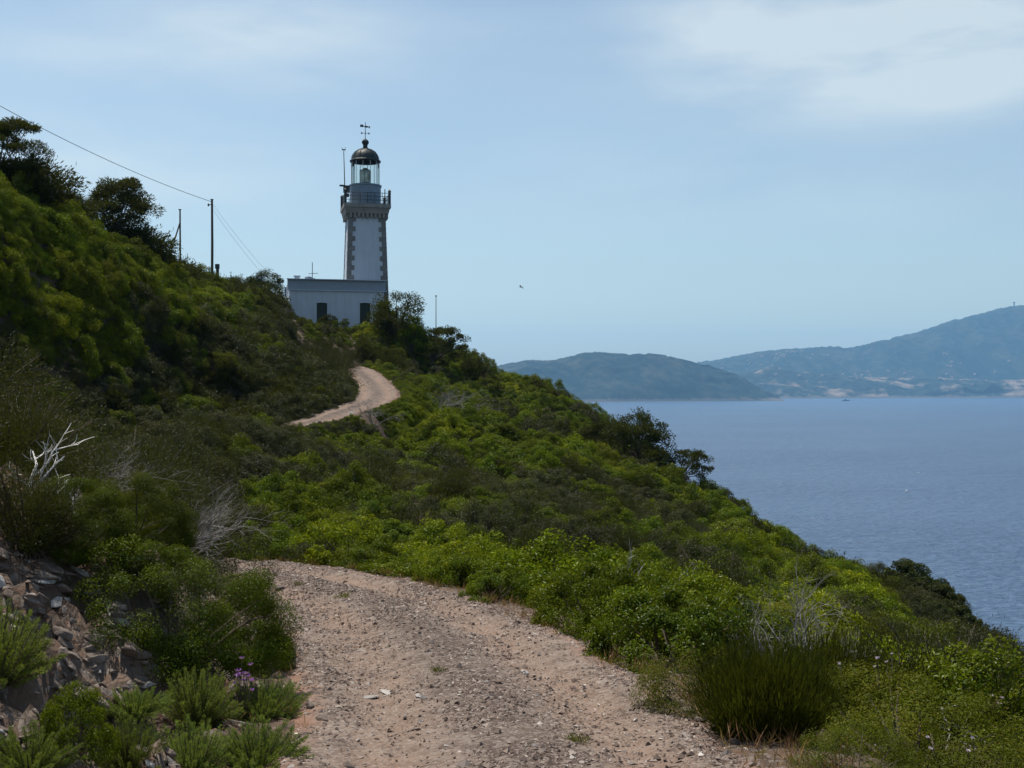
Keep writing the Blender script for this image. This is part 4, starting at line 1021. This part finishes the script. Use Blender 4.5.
r = np.random.default_rng(99)
pts = []
for (y0, y1, st) in ((3.5, 26, 0.86), (26, 60, 1.05), (60, 118, 1.2)):
    gx = np.arange(-40, 34, st); gy = np.arange(y0, y1, st)
    X, Y = np.meshgrid(gx, gy); X = X + r.uniform(-0.5, 0.5, X.shape)*st; Y = Y + r.uniform(-0.5, 0.5, X.shape)*st
    pts.append(np.c_[X.ravel(), Y.ravel()])
gx = np.arange(-26, -5, 0.95); gy = np.arange(22, 75, 0.9)       # the steep hillside needs more for its area
X, Y = np.meshgrid(gx, gy); pts.append(np.c_[(X + r.uniform(-0.4, 0.4, X.shape)).ravel(), (Y + r.uniform(-0.35, 0.35, X.shape)).ravel()])
for side, lo, hi in ((1, 1.3, 2.6), (1, 1.4, 3.2), (-1, 1.5, 2.4)):              # low scrub close along the far track
    ii = np.where((RL[:, 1] > 50) & (RL[:, 1] < 84))[0]; ii = np.repeat(ii, 2)
    o_ = r.uniform(lo, hi, len(ii))*side; pts.append(np.c_[RL[ii, 0] + RN[ii, 0]*o_, RL[ii, 1] + RN[ii, 1]*o_])
gx = np.arange(-22, -8, 0.75); gy = np.arange(79, 102, 0.75)
X, Y = np.meshgrid(gx, gy); pts.append(np.c_[(X + r.uniform(-0.3, 0.3, X.shape)).ravel(), (Y + r.uniform(-0.3, 0.3, X.shape)).ravel()])
pts = np.concatenate(pts)
zg = ground_z(pts[:, 0], pts[:, 1])
px = PX0 + F*pts[:, 0]/pts[:, 1]; py = PY0 - F*(zg+0.5)/pts[:, 1]
d, sg, rz = road_near(pts[:, 0], pts[:, 1])
keep = (px > -700) & (px < 1500) & (zg > -26) & (d > np.where(pts[:, 1] > 45, 1.45, np.where(pts[:, 1] < 19, 2.1, 1.95))) & (py < 980)
# bare stony bank, house and its forecourt
bank = (pts[:, 0] < -1.3) & (pts[:, 1] < 11.3) & (pts[:, 0] > -5.2) & (sg < 0)
keep &= ~(bank & (pts[:, 1] < 9.6 + 0.35*pts[:, 0] + 2.0))
keep &= ~((px > 640) & (pts[:, 1] < 9.6))
keep &= ~((pts[:, 0] > -21) & (pts[:, 0] < -10) & (pts[:, 1] > 100.2) & (pts[:, 1] < 112))
pts, zg, px, py, d, sg = pts[keep], zg[keep], px[keep], py[keep], d[keep], sg[keep]
g = greenness(px, py) + 0.26*fbm(pts[:, 0], pts[:, 1], 5.0, 3, 77) + r.normal(size=len(px))*0.10
near = pts[:, 1] < 26
kind = np.where(g > 0.66, np.where(r.uniform(size=len(g)) < 0.55, 'arbutus', 'mastic'), np.where(g > 0.42, 'mastic', 'heather')).astype(object)
u = r.uniform(size=len(g))
kind[(u < 0.035) & (g < 0.75)] = 'dead'
kind[(u > 0.92)] = 'rockrose'
left_near = (px < 250) & near
kind[left_near & (kind == 'mastic') & (u < 0.75)] = 'heather'
kind[left_near & ((kind == 'arbutus') | (kind == 'rockrose'))] = 'heather'
sc = r.uniform(0.55, 1.30, len(g)) * np.where(pts[:, 1] > 60, 1.12, 1.0)
sc = sc * np.where(kind == 'heather', 1.08, 1.0) * np.where(kind == 'dead', 0.95, 1)
sc = np.minimum(sc, np.clip((d - np.where(pts[:, 1] > 45, 1.15, 1.5))/0.95, 0.35, 2))
# keep the scrub low where the track has to be seen over it
low = (sg > 0) & (d < 5) & (pts[:, 1] > 50) & (pts[:, 1] < 92)
sc[low] *= np.clip(0.22 + 0.14*d[low], 0.3, 1)
sc[(px > 278) & (px < 366) & (pts[:, 1] > 83)] *= 0.42
hz_ = r.uniform(0.60, 1.25, len(g))
hz_[left_near & (kind == 'heather')] *= 1.1
ok = np.ones(len(pts), bool)
for (hx, hy, hr) in PLACED: ok &= np.hypot(pts[:, 0]-hx, pts[:, 1]-hy) > hr*0.85 + sc*0.35
pts, zg, px, py, d, sg, kind, sc, hz_, g = [a[ok] for a in (pts, zg, px, py, d, sg, kind, sc, hz_, g)]
lodi = np.where(pts[:, 1] < 21, 0, np.where(pts[:, 1] < 48, 1, 2))
rot = r.uniform(0, 2*np.pi, len(pts))
# scrub leans out with the slope it grows on
e_ = 0.7
nx_ = -(ground_z(pts[:, 0]+e_, pts[:, 1]) - ground_z(pts[:, 0]-e_, pts[:, 1]))/(2*e_); ny_ = -(ground_z(pts[:, 0], pts[:, 1]+e_) - ground_z(pts[:, 0], pts[:, 1]-e_))/(2*e_)
nrm = unit(np.c_[np.clip(nx_, -1.2, 1.2)*0.6, np.clip(ny_, -1.2, 1.2)*0.6, np.ones(len(pts))] + r.normal(size=(len(pts), 3))*np.array([0.06, 0.06, 0]))
eul = np.array([(Vector((0, 0, 1)).rotation_difference(Vector(nrm[i])).to_matrix() @ Matrix.Rotation(rot[i], 3, 'Z')).to_euler()[:] for i in range(len(pts))])
# which of them the camera sees: their tops clear the ground and scrub in front
def seen(i):
    x, y, z = pts[i, 0], pts[i, 1], zg[i] + sc[i]*0.85
    t = np.linspace(min(0.2, 3.0/y), 0.97, 90)
    t = t[(1-t)*y > sc[i]*1.2]
    q = ground_z(x*t, y*t)
    dd, _, _ = road_near(x*t, y*t)
    return not np.any(q + np.where(dd > 2.2, 0.6, 0) > z*t)
vis = np.array([(-25 < px[i] < 1050) and seen(i) for i in range(len(pts))])
screen = sc*F/pts[:, 1]*np.where(vis, 1, 0)

KIND = {'mastic': ('mastic_shrub', 'shrub', 'green mastic shrub'), 'arbutus': ('strawberry_bush', 'bush', 'yellow-green leafy bush'), 'heather': ('heather_shrub', 'shrub', 'dark olive heather'),
        'rockrose': ('rockrose_shrub', 'shrub', 'grey-green rockrose'), 'dead': ('dead_shrub', 'dead shrub', 'bare grey twiggy shrub')}
def region(i):
    x, y = pts[i]
    if y < 27 and sg[i] > 0: return 'on the seaward side of the near road' if y < 19 else 'in the belt of scrub beyond the road bend'
    if y < 27: return 'on the steep bank left of the near road'
    if sg[i] > 0 or x > -3: return 'on the slope between far track and sea'
    return 'on the hillside below the power line'
solo = np.zeros(len(pts), bool)
LIMIT = {'mastic': 110, 'arbutus': 90, 'heather': 110, 'rockrose': 50, 'dead': 40}
for kd, lim in LIMIT.items():
    ii = np.where((kind == kd) & (screen > 0))[0]
    for i in ii[np.argsort(-screen[ii])][:lim]:
        nm, cat, txt = KIND[kd]
        ms = LOD[kd][lodi[i]]
        o = link(nm, ms[int(r.integers(len(ms)))])
        o.location = (pts[i, 0], pts[i, 1], zg[i] - 0.05); o.rotation_euler = eul[i]; o.scale = (sc[i], sc[i], sc[i]*hz_[i])
        tag(o, '%s %s' % (txt, region(i)), cat, '%ss %s' % (txt, region(i)))
        solo[i] = True

# the rest of the scrub, a mass nobody could count
lib = bpy.data.collections.new('scrub_kinds'); order = {}
allm = [(kd, l, q, m) for kd in LOD for l in LOD[kd] for q, m in enumerate(LOD[kd][l])]
for k, (kd, l, q, m) in enumerate(allm):
    o = bpy.data.objects.new('a%03d_scrub' % k, m); lib.objects.link(o); order[(kd, l, q)] = k
rest = ~solo
idx = np.array([order[(kind[i], lodi[i], int(r.integers(len(LOD[kind[i]][lodi[i]]))))] for i in np.where(rest)[0]], np.int32)
me = bpy.data.meshes.new('maquis')
Pm = np.c_[pts[rest], zg[rest]-0.06].astype(np.float32)
me.vertices.add(len(Pm)); me.vertices.foreach_set('co', Pm.ravel())
def vat(name, typ, arr, prop): a = me.attributes.new(name, typ, 'POINT'); a.data.foreach_set(prop, np.ascontiguousarray(arr).ravel())
vat('pick', 'INT', idx, 'value')
vat('turn', 'FLOAT_VECTOR', eul[rest].astype(np.float32), 'vector')
vat('size', 'FLOAT_VECTOR', np.c_[sc[rest], sc[rest], sc[rest]*hz_[rest]].astype(np.float32), 'vector')
mq = link('maquis', me)
ng = bpy.data.node_groups.new('scatter_scrub', 'GeometryNodeTree')
ng.interface.new_socket('Geometry', in_out='INPUT', socket_type='NodeSocketGeometry'); ng.interface.new_socket('Geometry', in_out='OUTPUT', socket_type='NodeSocketGeometry')
gi = ng.nodes.new('NodeGroupInput'); go = ng.nodes.new('NodeGroupOutput'); ip = ng.nodes.new('GeometryNodeInstanceOnPoints'); ci = ng.nodes.new('GeometryNodeCollectionInfo')
ci.inputs['Collection'].default_value = lib; ci.inputs['Separate Children'].default_value = True; ci.inputs['Reset Children'].default_value = True
ip.inputs['Pick Instance'].default_value = True
def na(name, typ):
    n = ng.nodes.new('GeometryNodeInputNamedAttribute'); n.data_type = typ; n.inputs['Name'].default_value = name; return n.outputs['Attribute']
ng.links.new(gi.outputs[0], ip.inputs['Points']); ng.links.new(ci.outputs[0], ip.inputs['Instance'])
ng.links.new(na('pick', 'INT'), ip.inputs['Instance Index']); ng.links.new(na('size', 'FLOAT_VECTOR'), ip.inputs['Scale'])
e2r = ng.nodes.new('FunctionNodeEulerToRotation'); ng.links.new(na('turn', 'FLOAT_VECTOR'), e2r.inputs[0]); ng.links.new(e2r.outputs[0], ip.inputs['Rotation'])
ng.links.new(ip.outputs[0], go.inputs[0])
md = mq.modifiers.new('scatter', 'NODES'); md.node_group = ng
tag(mq, kind='stuff')
print('scrub', len(pts), 'solo', solo.sum(), 'vis', vis.sum())

# ---------------------------------------------------------------- stones, gravel, dry grass
def shard(seed, squash=(1, 0.7, 0.45), n=16):
    """an angular stone: the hull of a few random points, its edges knocked off"""
    r = np.random.default_rng(seed); bm = bmesh.new()
    for v in unit(r.normal(size=(n, 3)))*r.uniform(0.75, 1, (n, 1))*np.array(squash): bm.verts.new(v)
    bmesh.ops.convex_hull(bm, input=bm.verts)
    for v in [v for v in bm.verts if not v.link_faces]: bm.verts.remove(v)
    bmesh.ops.bevel(bm, geom=list(bm.edges), offset=0.04, segments=1, affect='EDGES', profile=0.5)
    bmesh.ops.triangulate(bm, faces=list(bm.faces))
    me = bpy.data.meshes.new('stone'); bm.to_mesh(me); bm.free(); return me
STONES = {k: [] for k in ('rock', 'pale_rock', 'dark_rock')}
for k in STONES:
    for q in range(6):
        m = shard(400+q+{'rock': 0, 'pale_rock': 20, 'dark_rock': 40}[k], (1, random.uniform(0.6, 0.9), random.uniform(0.4, 0.7))); m.materials.append(M[k]); STONES[k].append(m)
def stone(pos, s, mat='rock', label='', group=None, rot=None, cat='stone', name='stone', q=None, sink=0.3, sc=(1, 1, 1)):
    o = link(name, STONES[mat][q if q is not None else random.randrange(6)])
    o.location = (pos[0], pos[1], pos[2] + s*0.4*sc[2] - s*sink*0.5)
    o.rotation_euler = rot if rot else (random.uniform(-0.3, 0.3), random.uniform(-0.3, 0.3), random.uniform(0, 6.28))
    o.scale = (s*sc[0], s*sc[1], s*sc[2])
    return tag(o, label, cat, group)
def road_z(x, y):
    k = ((ROAD[..., 0]-x)**2 + (ROAD[..., 1]-y)**2).argmin(); return ROAD[..., 2].ravel()[k]
def on_road(px, py):
    x, y, z = hit(px, py - 3); 
    for _ in range(3):
        z = road_z(x, y); y = -F*z/(py-PY0); x = (px-PX0)/F*y
    return (x, y, road_z(x, y))
stone(hit(148, 692), 0.085, 'pale_rock', 'white block of stone on the red earth below the large dark bush', rot=(0.1, 0.2, 0.5), q=1)
stone(hit(140, 566), 0.24, 'pale_rock', 'pale slab of rock jutting from the bank left of the large dark bush', rot=(0.2, 0.45, 0.4), q=2, name='rock_slab', cat='rock', sc=(1, 0.6, 0.6))
stone(hit(175, 520), 0.20, 'rock', 'brown ledge of rock above the pale slab on the bank', rot=(0.2, 0.3, 0.9), q=3, name='rock_slab', cat='rock')
stone(on_road(277, 591), 0.15, 'dark_rock', 'dark flat stone lying alone where the road bends away', rot=(0, 0, 0.2), q=0)
stone(on_road(311, 709), 0.055, 'dark_rock', 'rounded dark stone on the left side of the road', q=1)
stone(on_road(322, 720), 0.085, 'rock', 'long brown stone beside the rounded dark stone on the road', q=2, sc=(1.3, 0.7, 0.6))
stone(on_road(419, 697), 0.07, 'pale_rock', 'white flat stone at the end of the pale streak across the road', q=3, sc=(1.2, 0.8, 0.5))
stone(on_road(392, 694), 0.12, 'pale_rock', 'long pale rock surfacing in the middle of the road', q=4, sc=(1.5, 0.8, 0.35))
stone(on_road(365, 697), 0.09, 'pale_rock', 'grey-white rock surfacing left of the long pale one on the road', q=5, sc=(1.5, 0.9, 0.3))
stone(on_road(524, 675), 0.085, 'pale_rock', 'pale flat stone on the right half of the road', q=0, sc=(1.3, 0.8, 0.45))
stone(on_road(424, 613), 0.12, 'pale_rock', 'small white slab far up the road near the bend', q=1, sc=(1.3, 0.6, 0.4))
for (a, b, s) in ((262, 640, .09), (640, 690, .08), (607, 680, .07), (632, 688, .06), (665, 702, .07), (700, 722, .06), (716, 730, .055), (590, 662, .06), (560, 655, .06), (655, 712, .06), (735, 745, .06), (622, 668, .055), (381, 578, .08), (375, 573, .1), (350, 573, .09)):
    stone(hit(a, b), s, 'rock', 'brown-grey stone in the loose row along the road edge', 'stones along the road edge')
for (a, b, s, q) in ((312, 418, .28, 0), (268, 402, .3, 1), (360, 414, .22, 1), (352, 416, .3, 2)):
    stone(hit(a, b), s, 'pale_rock', 'pale stone at the edge of the far track below the hillside', 'pale stones along the far track', q=q)
# rubble of the left bank: single stones in a steep face
poly = [(-30, 535), (55, 530), (130, 600), (120, 640), (170, 680), (215, 760), (175, 790), (-30, 790)]
def inside(x, y, poly=poly):
    c = False
    for k in range(len(poly)):
        (x1, y1), (x2, y2) = poly[k], poly[k-1]
        if (y1 > y) != (y2 > y) and x < (x2-x1)*(y-y1)/(y2-y1)+x1: c = not c
    return c
cnt = 0
while cnt < 275:
    a, b = random.uniform(-30, 215), random.uniform(528, 790)
    if not inside(a, b): continue
    p = hit(a, b)
    s = random.choice((0.05, 0.06, 0.07, 0.08, 0.10, 0.13, 0.16)) * 0.85 * min(1.0, (p[1]/8.5)**1.6)
    up = b < 625 and a < 130
    stone(p, s, 'rock' if random.random() < (0.86 if up else 0.93) else 'pale_rock',
          'angular shale stone in the heap at the top of the bank' if up else 'broken stone in the rubble down the bank',
          'shale stones at the top of the bank' if up else 'broken stones in the rubble of the bank',
          rot=(random.uniform(-0.6, 0.6), random.uniform(-0.1, 0.8), random.uniform(-0.9, 0.9)), sc=(1.15, 0.9, 0.9), sink=0.9)
    cnt += 1

def pebbles(name, P_, size, r):
    """loose grit too fine to count: little angular stones in one mesh"""
    base = np.array([[1,0,0],[-1,0,0],[0,1,0],[0,-1,0],[0,0,1],[0,0,-1]], float)
    tri = np.array([[0,2,4],[2,1,4],[1,3,4],[3,0,4],[2,0,5],[1,2,5],[3,1,5],[0,3,5]])
    n = len(P_)
    v = base[None]*r.uniform(0.55, 1.25, (n, 6, 1)) + r.normal(size=(n, 6, 3))*0.22
    v = v*np.stack([np.ones(n), r.uniform(0.6, 1, n), r.uniform(0.35, 0.7, n)], 1)[:, None]
    a = r.uniform(0, 2*np.pi, n); ca, sa = np.cos(a)[:, None], np.sin(a)[:, None]
    x = v[..., 0]*ca - v[..., 1]*sa; y = v[..., 0]*sa + v[..., 1]*ca
    V = np.stack([x, y, v[..., 2]], -1)*size[:, None, None] + P_[:, None]
    Fq = (tri[None] + (np.arange(n)*6)[:, None, None]).reshape(-1, 3)
    o = link(name, mesh_np(name, V.reshape(-1, 3), Fq, M['gravel'], {'rnd': ('FACE', np.repeat(np.clip(r.beta(2.2, 2.2, n), 0, 1), 8))}))
    return tag(o, kind='stuff')
r = np.random.default_rng(5)
yr = ROAD[:, 30, 1]; sel = np.where((yr > 4.5) & (yr < 24.5) & (ROAD[:, 30, 0] > -9))[0]
n = 190000
si = sel[np.floor(r.uniform(0, 1, n)**1.0*len(sel)).astype(int)]
ac = r.uniform(-1, 1, n)
dens = 0.30 + 0.7*np.exp(-((ac-0.03)/0.25)**2) + 0.6*np.clip((np.abs(ac)-0.68)/0.12, 0, 1) + 0.10*(ac < -0.35)
dens = dens*np.clip(0.75 + 0.8*fbm(ROAD[si, 30, 0]+ac*2, ROAD[si, 30, 1], 0.9, 3, 91), 0.08, 1.4)
k = r.uniform(0, 1, n) < dens; si, ac = si[k], ac[k]
col = np.clip(((ac+1)/2*60).astype(int), 0, 59); fr = (ac+1)/2*60 - col
Pp = ROAD[si, col]*(1-fr)[:, None] + ROAD[si, col+1]*fr[:, None]
Pp[:, :2] += r.normal(size=(len(Pp), 2))*0.02
sz = 0.0098*np.exp(r.normal(size=len(Pp))*0.55); sz = np.clip(sz, 0.0045, 0.05)*np.clip(0.75+Pp[:, 1]/40, 0.8, 1.4)
pebbles('gravel', Pp + np.array([0, 0, 0.001]), sz, r)
# scree on the bank and the verges
n = 26000
X = r.uniform(-6.5, 4.5, n); Y = r.uniform(4, 22, n); dd, ss, _ = road_near(X, Y)
k = ((dd > 1.3) & (dd < 2.15)) | ((ss < 0) & (dd < 3.6) & (Y < 12.5) & (dd > 1.3))
X, Y = X[k], Y[k]; sz = np.clip(0.012*np.exp(r.normal(size=len(X))*0.6), 0.004, 0.05)
pebbles('scree', np.c_[X, Y, ground_z(X, Y)], sz, r)
# dry red grass on the verges
n = 9000
X = r.uniform(-5, 4.2, n); Y = r.uniform(4.5, 24, n); dd, ss, _ = road_near(X, Y)
k = (dd > 1.28) & (dd < 1.85) & ((ss > 0) | (r.uniform(size=n) < 0.25)) & (fbm(X, Y, 0.8, 2, 95) > -0.15)
X, Y = X[k], Y[k]; Z = ground_z(X, Y) + np.where(dd[k] < 1.5, 0.05, 0.0)
bl = 9
base = np.repeat(np.c_[X, Y, Z], bl, 0) + r.normal(size=(len(X)*bl, 3))*np.array([0.03, 0.03, 0])
ax = unit(r.normal(size=base.shape)*0.5 + np.array([0, 0, 1.0]))
Vg, Fg = leaves(r, base, ax, r.uniform(0.05, 0.17, len(base)), 0.007, 0.0)
tag(link('dry_grass', mesh_np('dry_grass', Vg, Fg, M['dry'], {'rnd': ('FACE', r.uniform(0, 1, len(Fg)))})), kind='stuff')
# a few tufts growing in the track itself
TU = []
for q in range(2):
    rr = np.random.default_rng(600+q); nb = 90
    b = rr.normal(size=(nb, 3))*np.array([0.05, 0.05, 0]); TU.append(mesh_np('grass_tuft', leaves(rr, b, unit(rr.normal(size=(nb, 3))*0.5+np.array([0, 0, 0.8])), 0.10, 0.007, 0)[0], np.arange(4*nb).reshape(-1, 4), M['cistus'], {'rnd': ('FACE', rr.uniform(0, 1, nb))}))
for (a, b, s, lb) in ((298, 586, 1.0, 'small grass tuft in the road by the dark flat stone'), (344, 599, 1.0, 'grass tuft in the middle of the road near the bend'), (437, 672, 0.7, 'small green tuft among the gravel in mid road'), (576, 742, 0.7, 'pale grass tuft low on the right half of the road')):
    o = link('grass_tuft', TU[random.randrange(2)], loc=on_road(a, b)); o.scale = (s, s, s*0.8); tag(o, lb, 'grass tuft')
# violet flowers standing in the feathery plant
rr = np.random.default_rng(77); cc = np.array(hit(243, 715)) + np.array([0, -0.1, 0.30])
m = MB(); vv = []
for q in range(14):
    e = rr.normal(size=3)*np.array([0.05, 0.05, 0.05]); m.tube([cc + np.array([0, 0, -0.4]) + e*0.2, cc + e], 0.003, 4, False)
    a = np.linspace(0, 2*np.pi, 7)[:6]; vv.append(leaves(rr, np.repeat((cc+e)[None], 6, 0), unit(np.stack([np.cos(a), np.sin(a), np.full(6, 0.7)], 1)), 0.032, 0.018, 0.5)[0])
root = empty('wildflower', tuple(cc - np.array([0, 0, 0.4]))); tag(root, 'violet wildflowers among the feathery plants beside the gravel', 'flower')
off = np.array(root.location)
for nm, V_, F_, mt in (('stems', np.concatenate(m.V)-off, np.concatenate(m.F[4]), M['twig']), ('petals', np.concatenate(vv)-off, None, M['violet'])):
    if F_ is None: F_ = np.arange(len(V_)).reshape(-1, 4)
    link(nm, mesh_np(nm, V_, F_, mt, {'rnd': ('FACE', rr.uniform(0, 1, len(F_)))}), None, root)

# ---------------------------------------------------------------- power line
def pole(name, label, px, Y, py_top, brace=None, stub=False, r0=0.11):
    x, y, z = at(px, Y); top = (PY0-py_top)/F*Y
    root = empty(name, (x, y, z)); tag(root, label, 'pole')
    m = MB(); m.tube([(0, 0, -0.8), (0.02, 0, (top-z)*0.5), (0, 0, top-z)], [r0, r0*0.9, r0*0.75], 8); m.build('post', M['wood'], root)
    if brace is not None:
        m = MB(); m.tube([(brace, 0, -0.3), (0, 0, (top-z)*0.86)], [r0*0.8, r0*0.7], 7); m.build('brace', M['wood'], root)
    m = MB(); m.box((0, -0.02, top-z+0.03), (0.2, 0.2, 0.06)); m.build('cap', M['iron'], root)
    return root, (x, y, top)
p1, t1 = pole('power_pole', 'slender wooden power pole carrying the cable on the ridge near the lighthouse', 212, 88, 200)
m = MB(); zt = t1[2]-p1.location.z
m.box((-0.16, 0, zt-0.35), (0.2, 0.05, 0.05)); m.lathe([(0.0, -0.14), (0.06, -0.1), (0.07, 0.0), (0.04, 0.08), (0.0, 0.1)], (-0.27, 0, zt-0.36), 8); m.build('insulator', M['iron'], p1)
p2, t2 = pole('braced_post', 'short wooden post with a slanting brace behind the ridge bush', 180, 95, 210, brace=-2.1, r0=0.085)
x, y, z = at(217.5, 88.2)
root = empty('stub_post', (x, y, z)); tag(root, 'short dark post standing against the foot of the power pole', 'post')
m = MB(); m.tube([(0, 0, -0.5), (0, 0, 1.9)], [0.13, 0.12], 8); m.build('post', M['wood'], root)
m = MB(); m.box((0, -0.05, 1.75), (0.3, 0.22, 0.35)); m.build('box', M['iron'], root)
def wire(name, label, a, b, sag, rad, far=None):
    a = np.array(a); b = np.array(b); t = np.linspace(0, 1, 28)[:, None]
    p = a*(1-t) + b*t; p[:, 2] -= sag*4*t[:, 0]*(1-t[:, 0])
    if far is not None: p = np.vstack([[far], p])
    m = MB(); m.tube(p - a, rad, 5); o = m.build(name, M['wire'], None, tuple(a)); return tag(o, label, 'cable')
wire('power_cable', 'thin black cable sagging over the ridge to the slender pole', P(-60, 72, 66), (t1[0], t1[1], t1[2]-0.15), 0.55, 0.020, P(-900, -360, 52))
wire('power_cable', 'upper faint cable dropping from the pole towards the lighthouse house', (t1[0]+0.05, t1[1], t1[2]-0.3), (-19.9, 103.2, 8.3), 0.35, 0.008)
wire('power_cable', 'lower faint cable dropping from the pole towards the lighthouse house', (t1[0]+0.05, t1[1], t1[2]-0.7), (-19.9, 103.2, 7.7), 0.45, 0.008)
x, y, z = at(436, 100)
o = MB(); o.tube([(0, 0, -0.4), (0, 0, (PY0-296)/F*100 - z)], [0.05, 0.03], 6); o.box((0, 0, (PY0-296)/F*100 - z), (0.14, 0.14, 0.1))
tag(o.build('signal_mast', M['iron'], None, (x, y, z)), 'thin bare mast rising behind the airy leaning tree', 'mast')

# ---------------------------------------------------------------- bird, boats, far houses
def bird():
    x, y, z = P(521, 287, 62)
    m = MB(); m.tube([(0, 0.16, 0.0), (0, 0.08, 0.0), (0, -0.03, 0), (0, -0.12, 0.01), (0, -0.2, 0.012)], [0.012, 0.04, 0.045, 0.025, 0.008], 8)
    m.tube([(0, 0.14, 0.01), (0, 0.19, 0.02), (0, 0.235, 0.012)], [0.03, 0.028, 0.006], 8)
    for s in (-1, 1):
        w = np.array([(0.02, 0.07, 0.01), (0.02, -0.05, 0.01), (0.15, 0.09, 0.09), (0.15, -0.03, 0.08), (0.30, 0.03, 0.06), (0.29, -0.03, 0.055), (0.40, -0.05, 0.02), (0.39, -0.07, 0.02)])*np.array([s, 1, 1])
        lo = w - np.array([0, 0, 0.012]); V_ = np.concatenate([w, lo]); f = []
        for k in range(3): f += [[2*k, 2*k+1, 2*k+3, 2*k+2], [8+2*k, 8+2*k+2, 8+2*k+3, 8+2*k+1], [2*k, 2*k+2, 8+2*k+2, 8+2*k], [2*k+1, 8+2*k+1, 8+2*k+3, 2*k+3]]
        m.add(V_, f)
    m.add(np.array([(-0.02, -0.15, 0.012), (0.02, -0.15, 0.012), (0.05, -0.27, 0.012), (-0.05, -0.27, 0.012), (-0.02, -0.15, 0.0), (0.02, -0.15, 0.0), (0.05, -0.27, 0.004), (-0.05, -0.27, 0.004)]), [[0,1,2,3],[7,6,5,4],[0,4,5,1],[1,5,6,2],[2,6,7,3],[3,7,4,0]])
    o = m.build('bird', M['iron'], None, (x, y, z), True); o.scale = (0.55, 0.55, 0.55); o.rotation_euler = (0.1, 0.5, 1.0)
    tag(o, 'small dark bird flying alone in the clear sky', 'bird')
bird()
def boat_mesh(m, L_, W_, H_):
    n = 9; t = np.linspace(0, 1, n); V_ = []
    for u in t:
        w = W_/2*math.sin(math.pi*min(1, 0.28+0.72*(1-u)))**0.6 if u < 1 else 0.02
        w = W_/2*(1-u**2.4)+0.02; xx = (u-0.5)*L_; sh = H_*(1+0.35*u*u)
        V_ += [(xx, -w, sh), (xx, -w*0.55, 0.0), (xx, w*0.55, 0.0), (xx, w, sh)]
    f = [[4*k+a, 4*k+4+a, 4*k+5+a, 4*k+1+a] for k in range(n-1) for a in range(3)] + [[4*k+3, 4*k+7, 4*k+4, 4*k] for k in range(n-1)] + [[0, 1, 2, 3]]
    m.add(np.array(V_), f)
M['boat_white'] = flat('boat_white', (0.8, 0.8, 0.78), 0.4)
M['boat_dark'] = flat('boat_dark', (0.05, 0.055, 0.06), 0.5)
def boat(px, py, L_, W_, H_, mat, label, rz, mast=0):
    Y = F*(-SEA)/(py-PY0); x = (px-PX0)/F*Y
    root = empty('boat', (x, Y, SEA-0.15*H_), rz); tag(root, label, 'boat')
    m = MB(); boat_mesh(m, L_, W_, H_); m.build('hull', mat, root)
    m = MB(); m.box((-L_*0.08, 0, H_*1.5), (L_*0.3, W_*0.6, H_*1.0), taper=0.8); m.build('cabin', mat, root)
    if mast: m = MB(); m.tube([(0, 0, H_), (0, 0, mast)], L_*0.012, 5); m.build('mast', mat, root)
boat(846, 401, 36, 9, 4.5, M['boat_dark'], 'low dark boat lying off the far rocky coast', 0.2)
boat(906.5, 491.5, 2.2, 0.9, 0.55, M['boat_white'], 'tiny white boat in open water, the one nearer the shore with trees', 0.9)
boat(919, 473, 1.5, 0.7, 0.4, M['boat_white'], 'tinier white boat farther out than the other white one', 0.4)

def house_mesh(seed):
    rr = np.random.default_rng(seed); m = MB(); w, d_, h = rr.uniform(12, 20), rr.uniform(9, 13), rr.uniform(5, 8)
    m.box((0, 0, h/2-3), (w, d_, h+6)); me = m.mesh('house_wall', None)
    g_ = MB(); e = 0.6; V_ = np.array([(-w/2-e, -d_/2-e, h), (w/2+e, -d_/2-e, h), (w/2+e, d_/2+e, h), (-w/2-e, d_/2+e, h), (-w/2-e, 0, h+2.6), (w/2+e, 0, h+2.6)])
    g_.add(V_, [[0, 1, 5, 4], [2, 3, 4, 5], [3, 2, 1, 0]]); g_.add(V_, [[0, 4, 3], [1, 2, 5]])
    return me, g_.mesh('roof', None)
M['far_wall'] = flat('far_house_wall', (0.42, 0.37, 0.32), 0.85); M['far_roof'] = flat('far_house_roof', (0.32, 0.16, 0.10), 0.85)
HM = [house_mesh(s) for s in range(5)]
for a, b in HM: a.materials.append(M['far_wall']); b.materials.append(M['far_roof'])
def far_house(G, x, y, label, group):
    a, b = HM[random.randrange(5)]; rz = random.uniform(-0.6, 0.6)
    root = empty('villa', (x, y, surf_z(G, x, y)+2.0), rz); tag(root, label, 'house', group)
    link('house_wall', a, None, root); link('roof', b, None, root)
rr = np.random.default_rng(8)
for k in range(26):
    Y = rr.uniform(8400, 8800); pxh = rr.normal(785, 28); far_house(B_, (pxh-PX0)/F*Y, Y, 'pale villa in the village high on the wooded far ridge', 'villas on the far wooded ridge')
for k in range(24):
    Y = rr.uniform(8050, 8300); pxh = rr.uniform(830, 1015); far_house(B_, (pxh-PX0)/F*Y, Y, 'pale villa at the foot of the far mountain', 'villas at the foot of the far mountain')
for k in range(20):
    Y = rr.uniform(6950, 7220); pxh = rr.uniform(755, 1020); far_house(C_, (pxh-PX0)/F*Y, Y, 'pale villa above the reddish rocks of the far shore', 'villas on the far shore')
Y = 8990.0; x = (1014-PX0)/F*Y; z = surf_z(B_, x, Y)
root = empty('summit_tower', (x, Y, z)); tag(root, 'thin tower on the summit of the far mountain', 'tower')
m = MB(); m.box((0, 0, 14), (9, 9, 34), taper=0.7); m.build('shaft', M['lantern_paint'], root)
m = MB(); m.box((0, 0, 34), (16, 14, 7)); m.build('head', M['lantern_paint'], root)
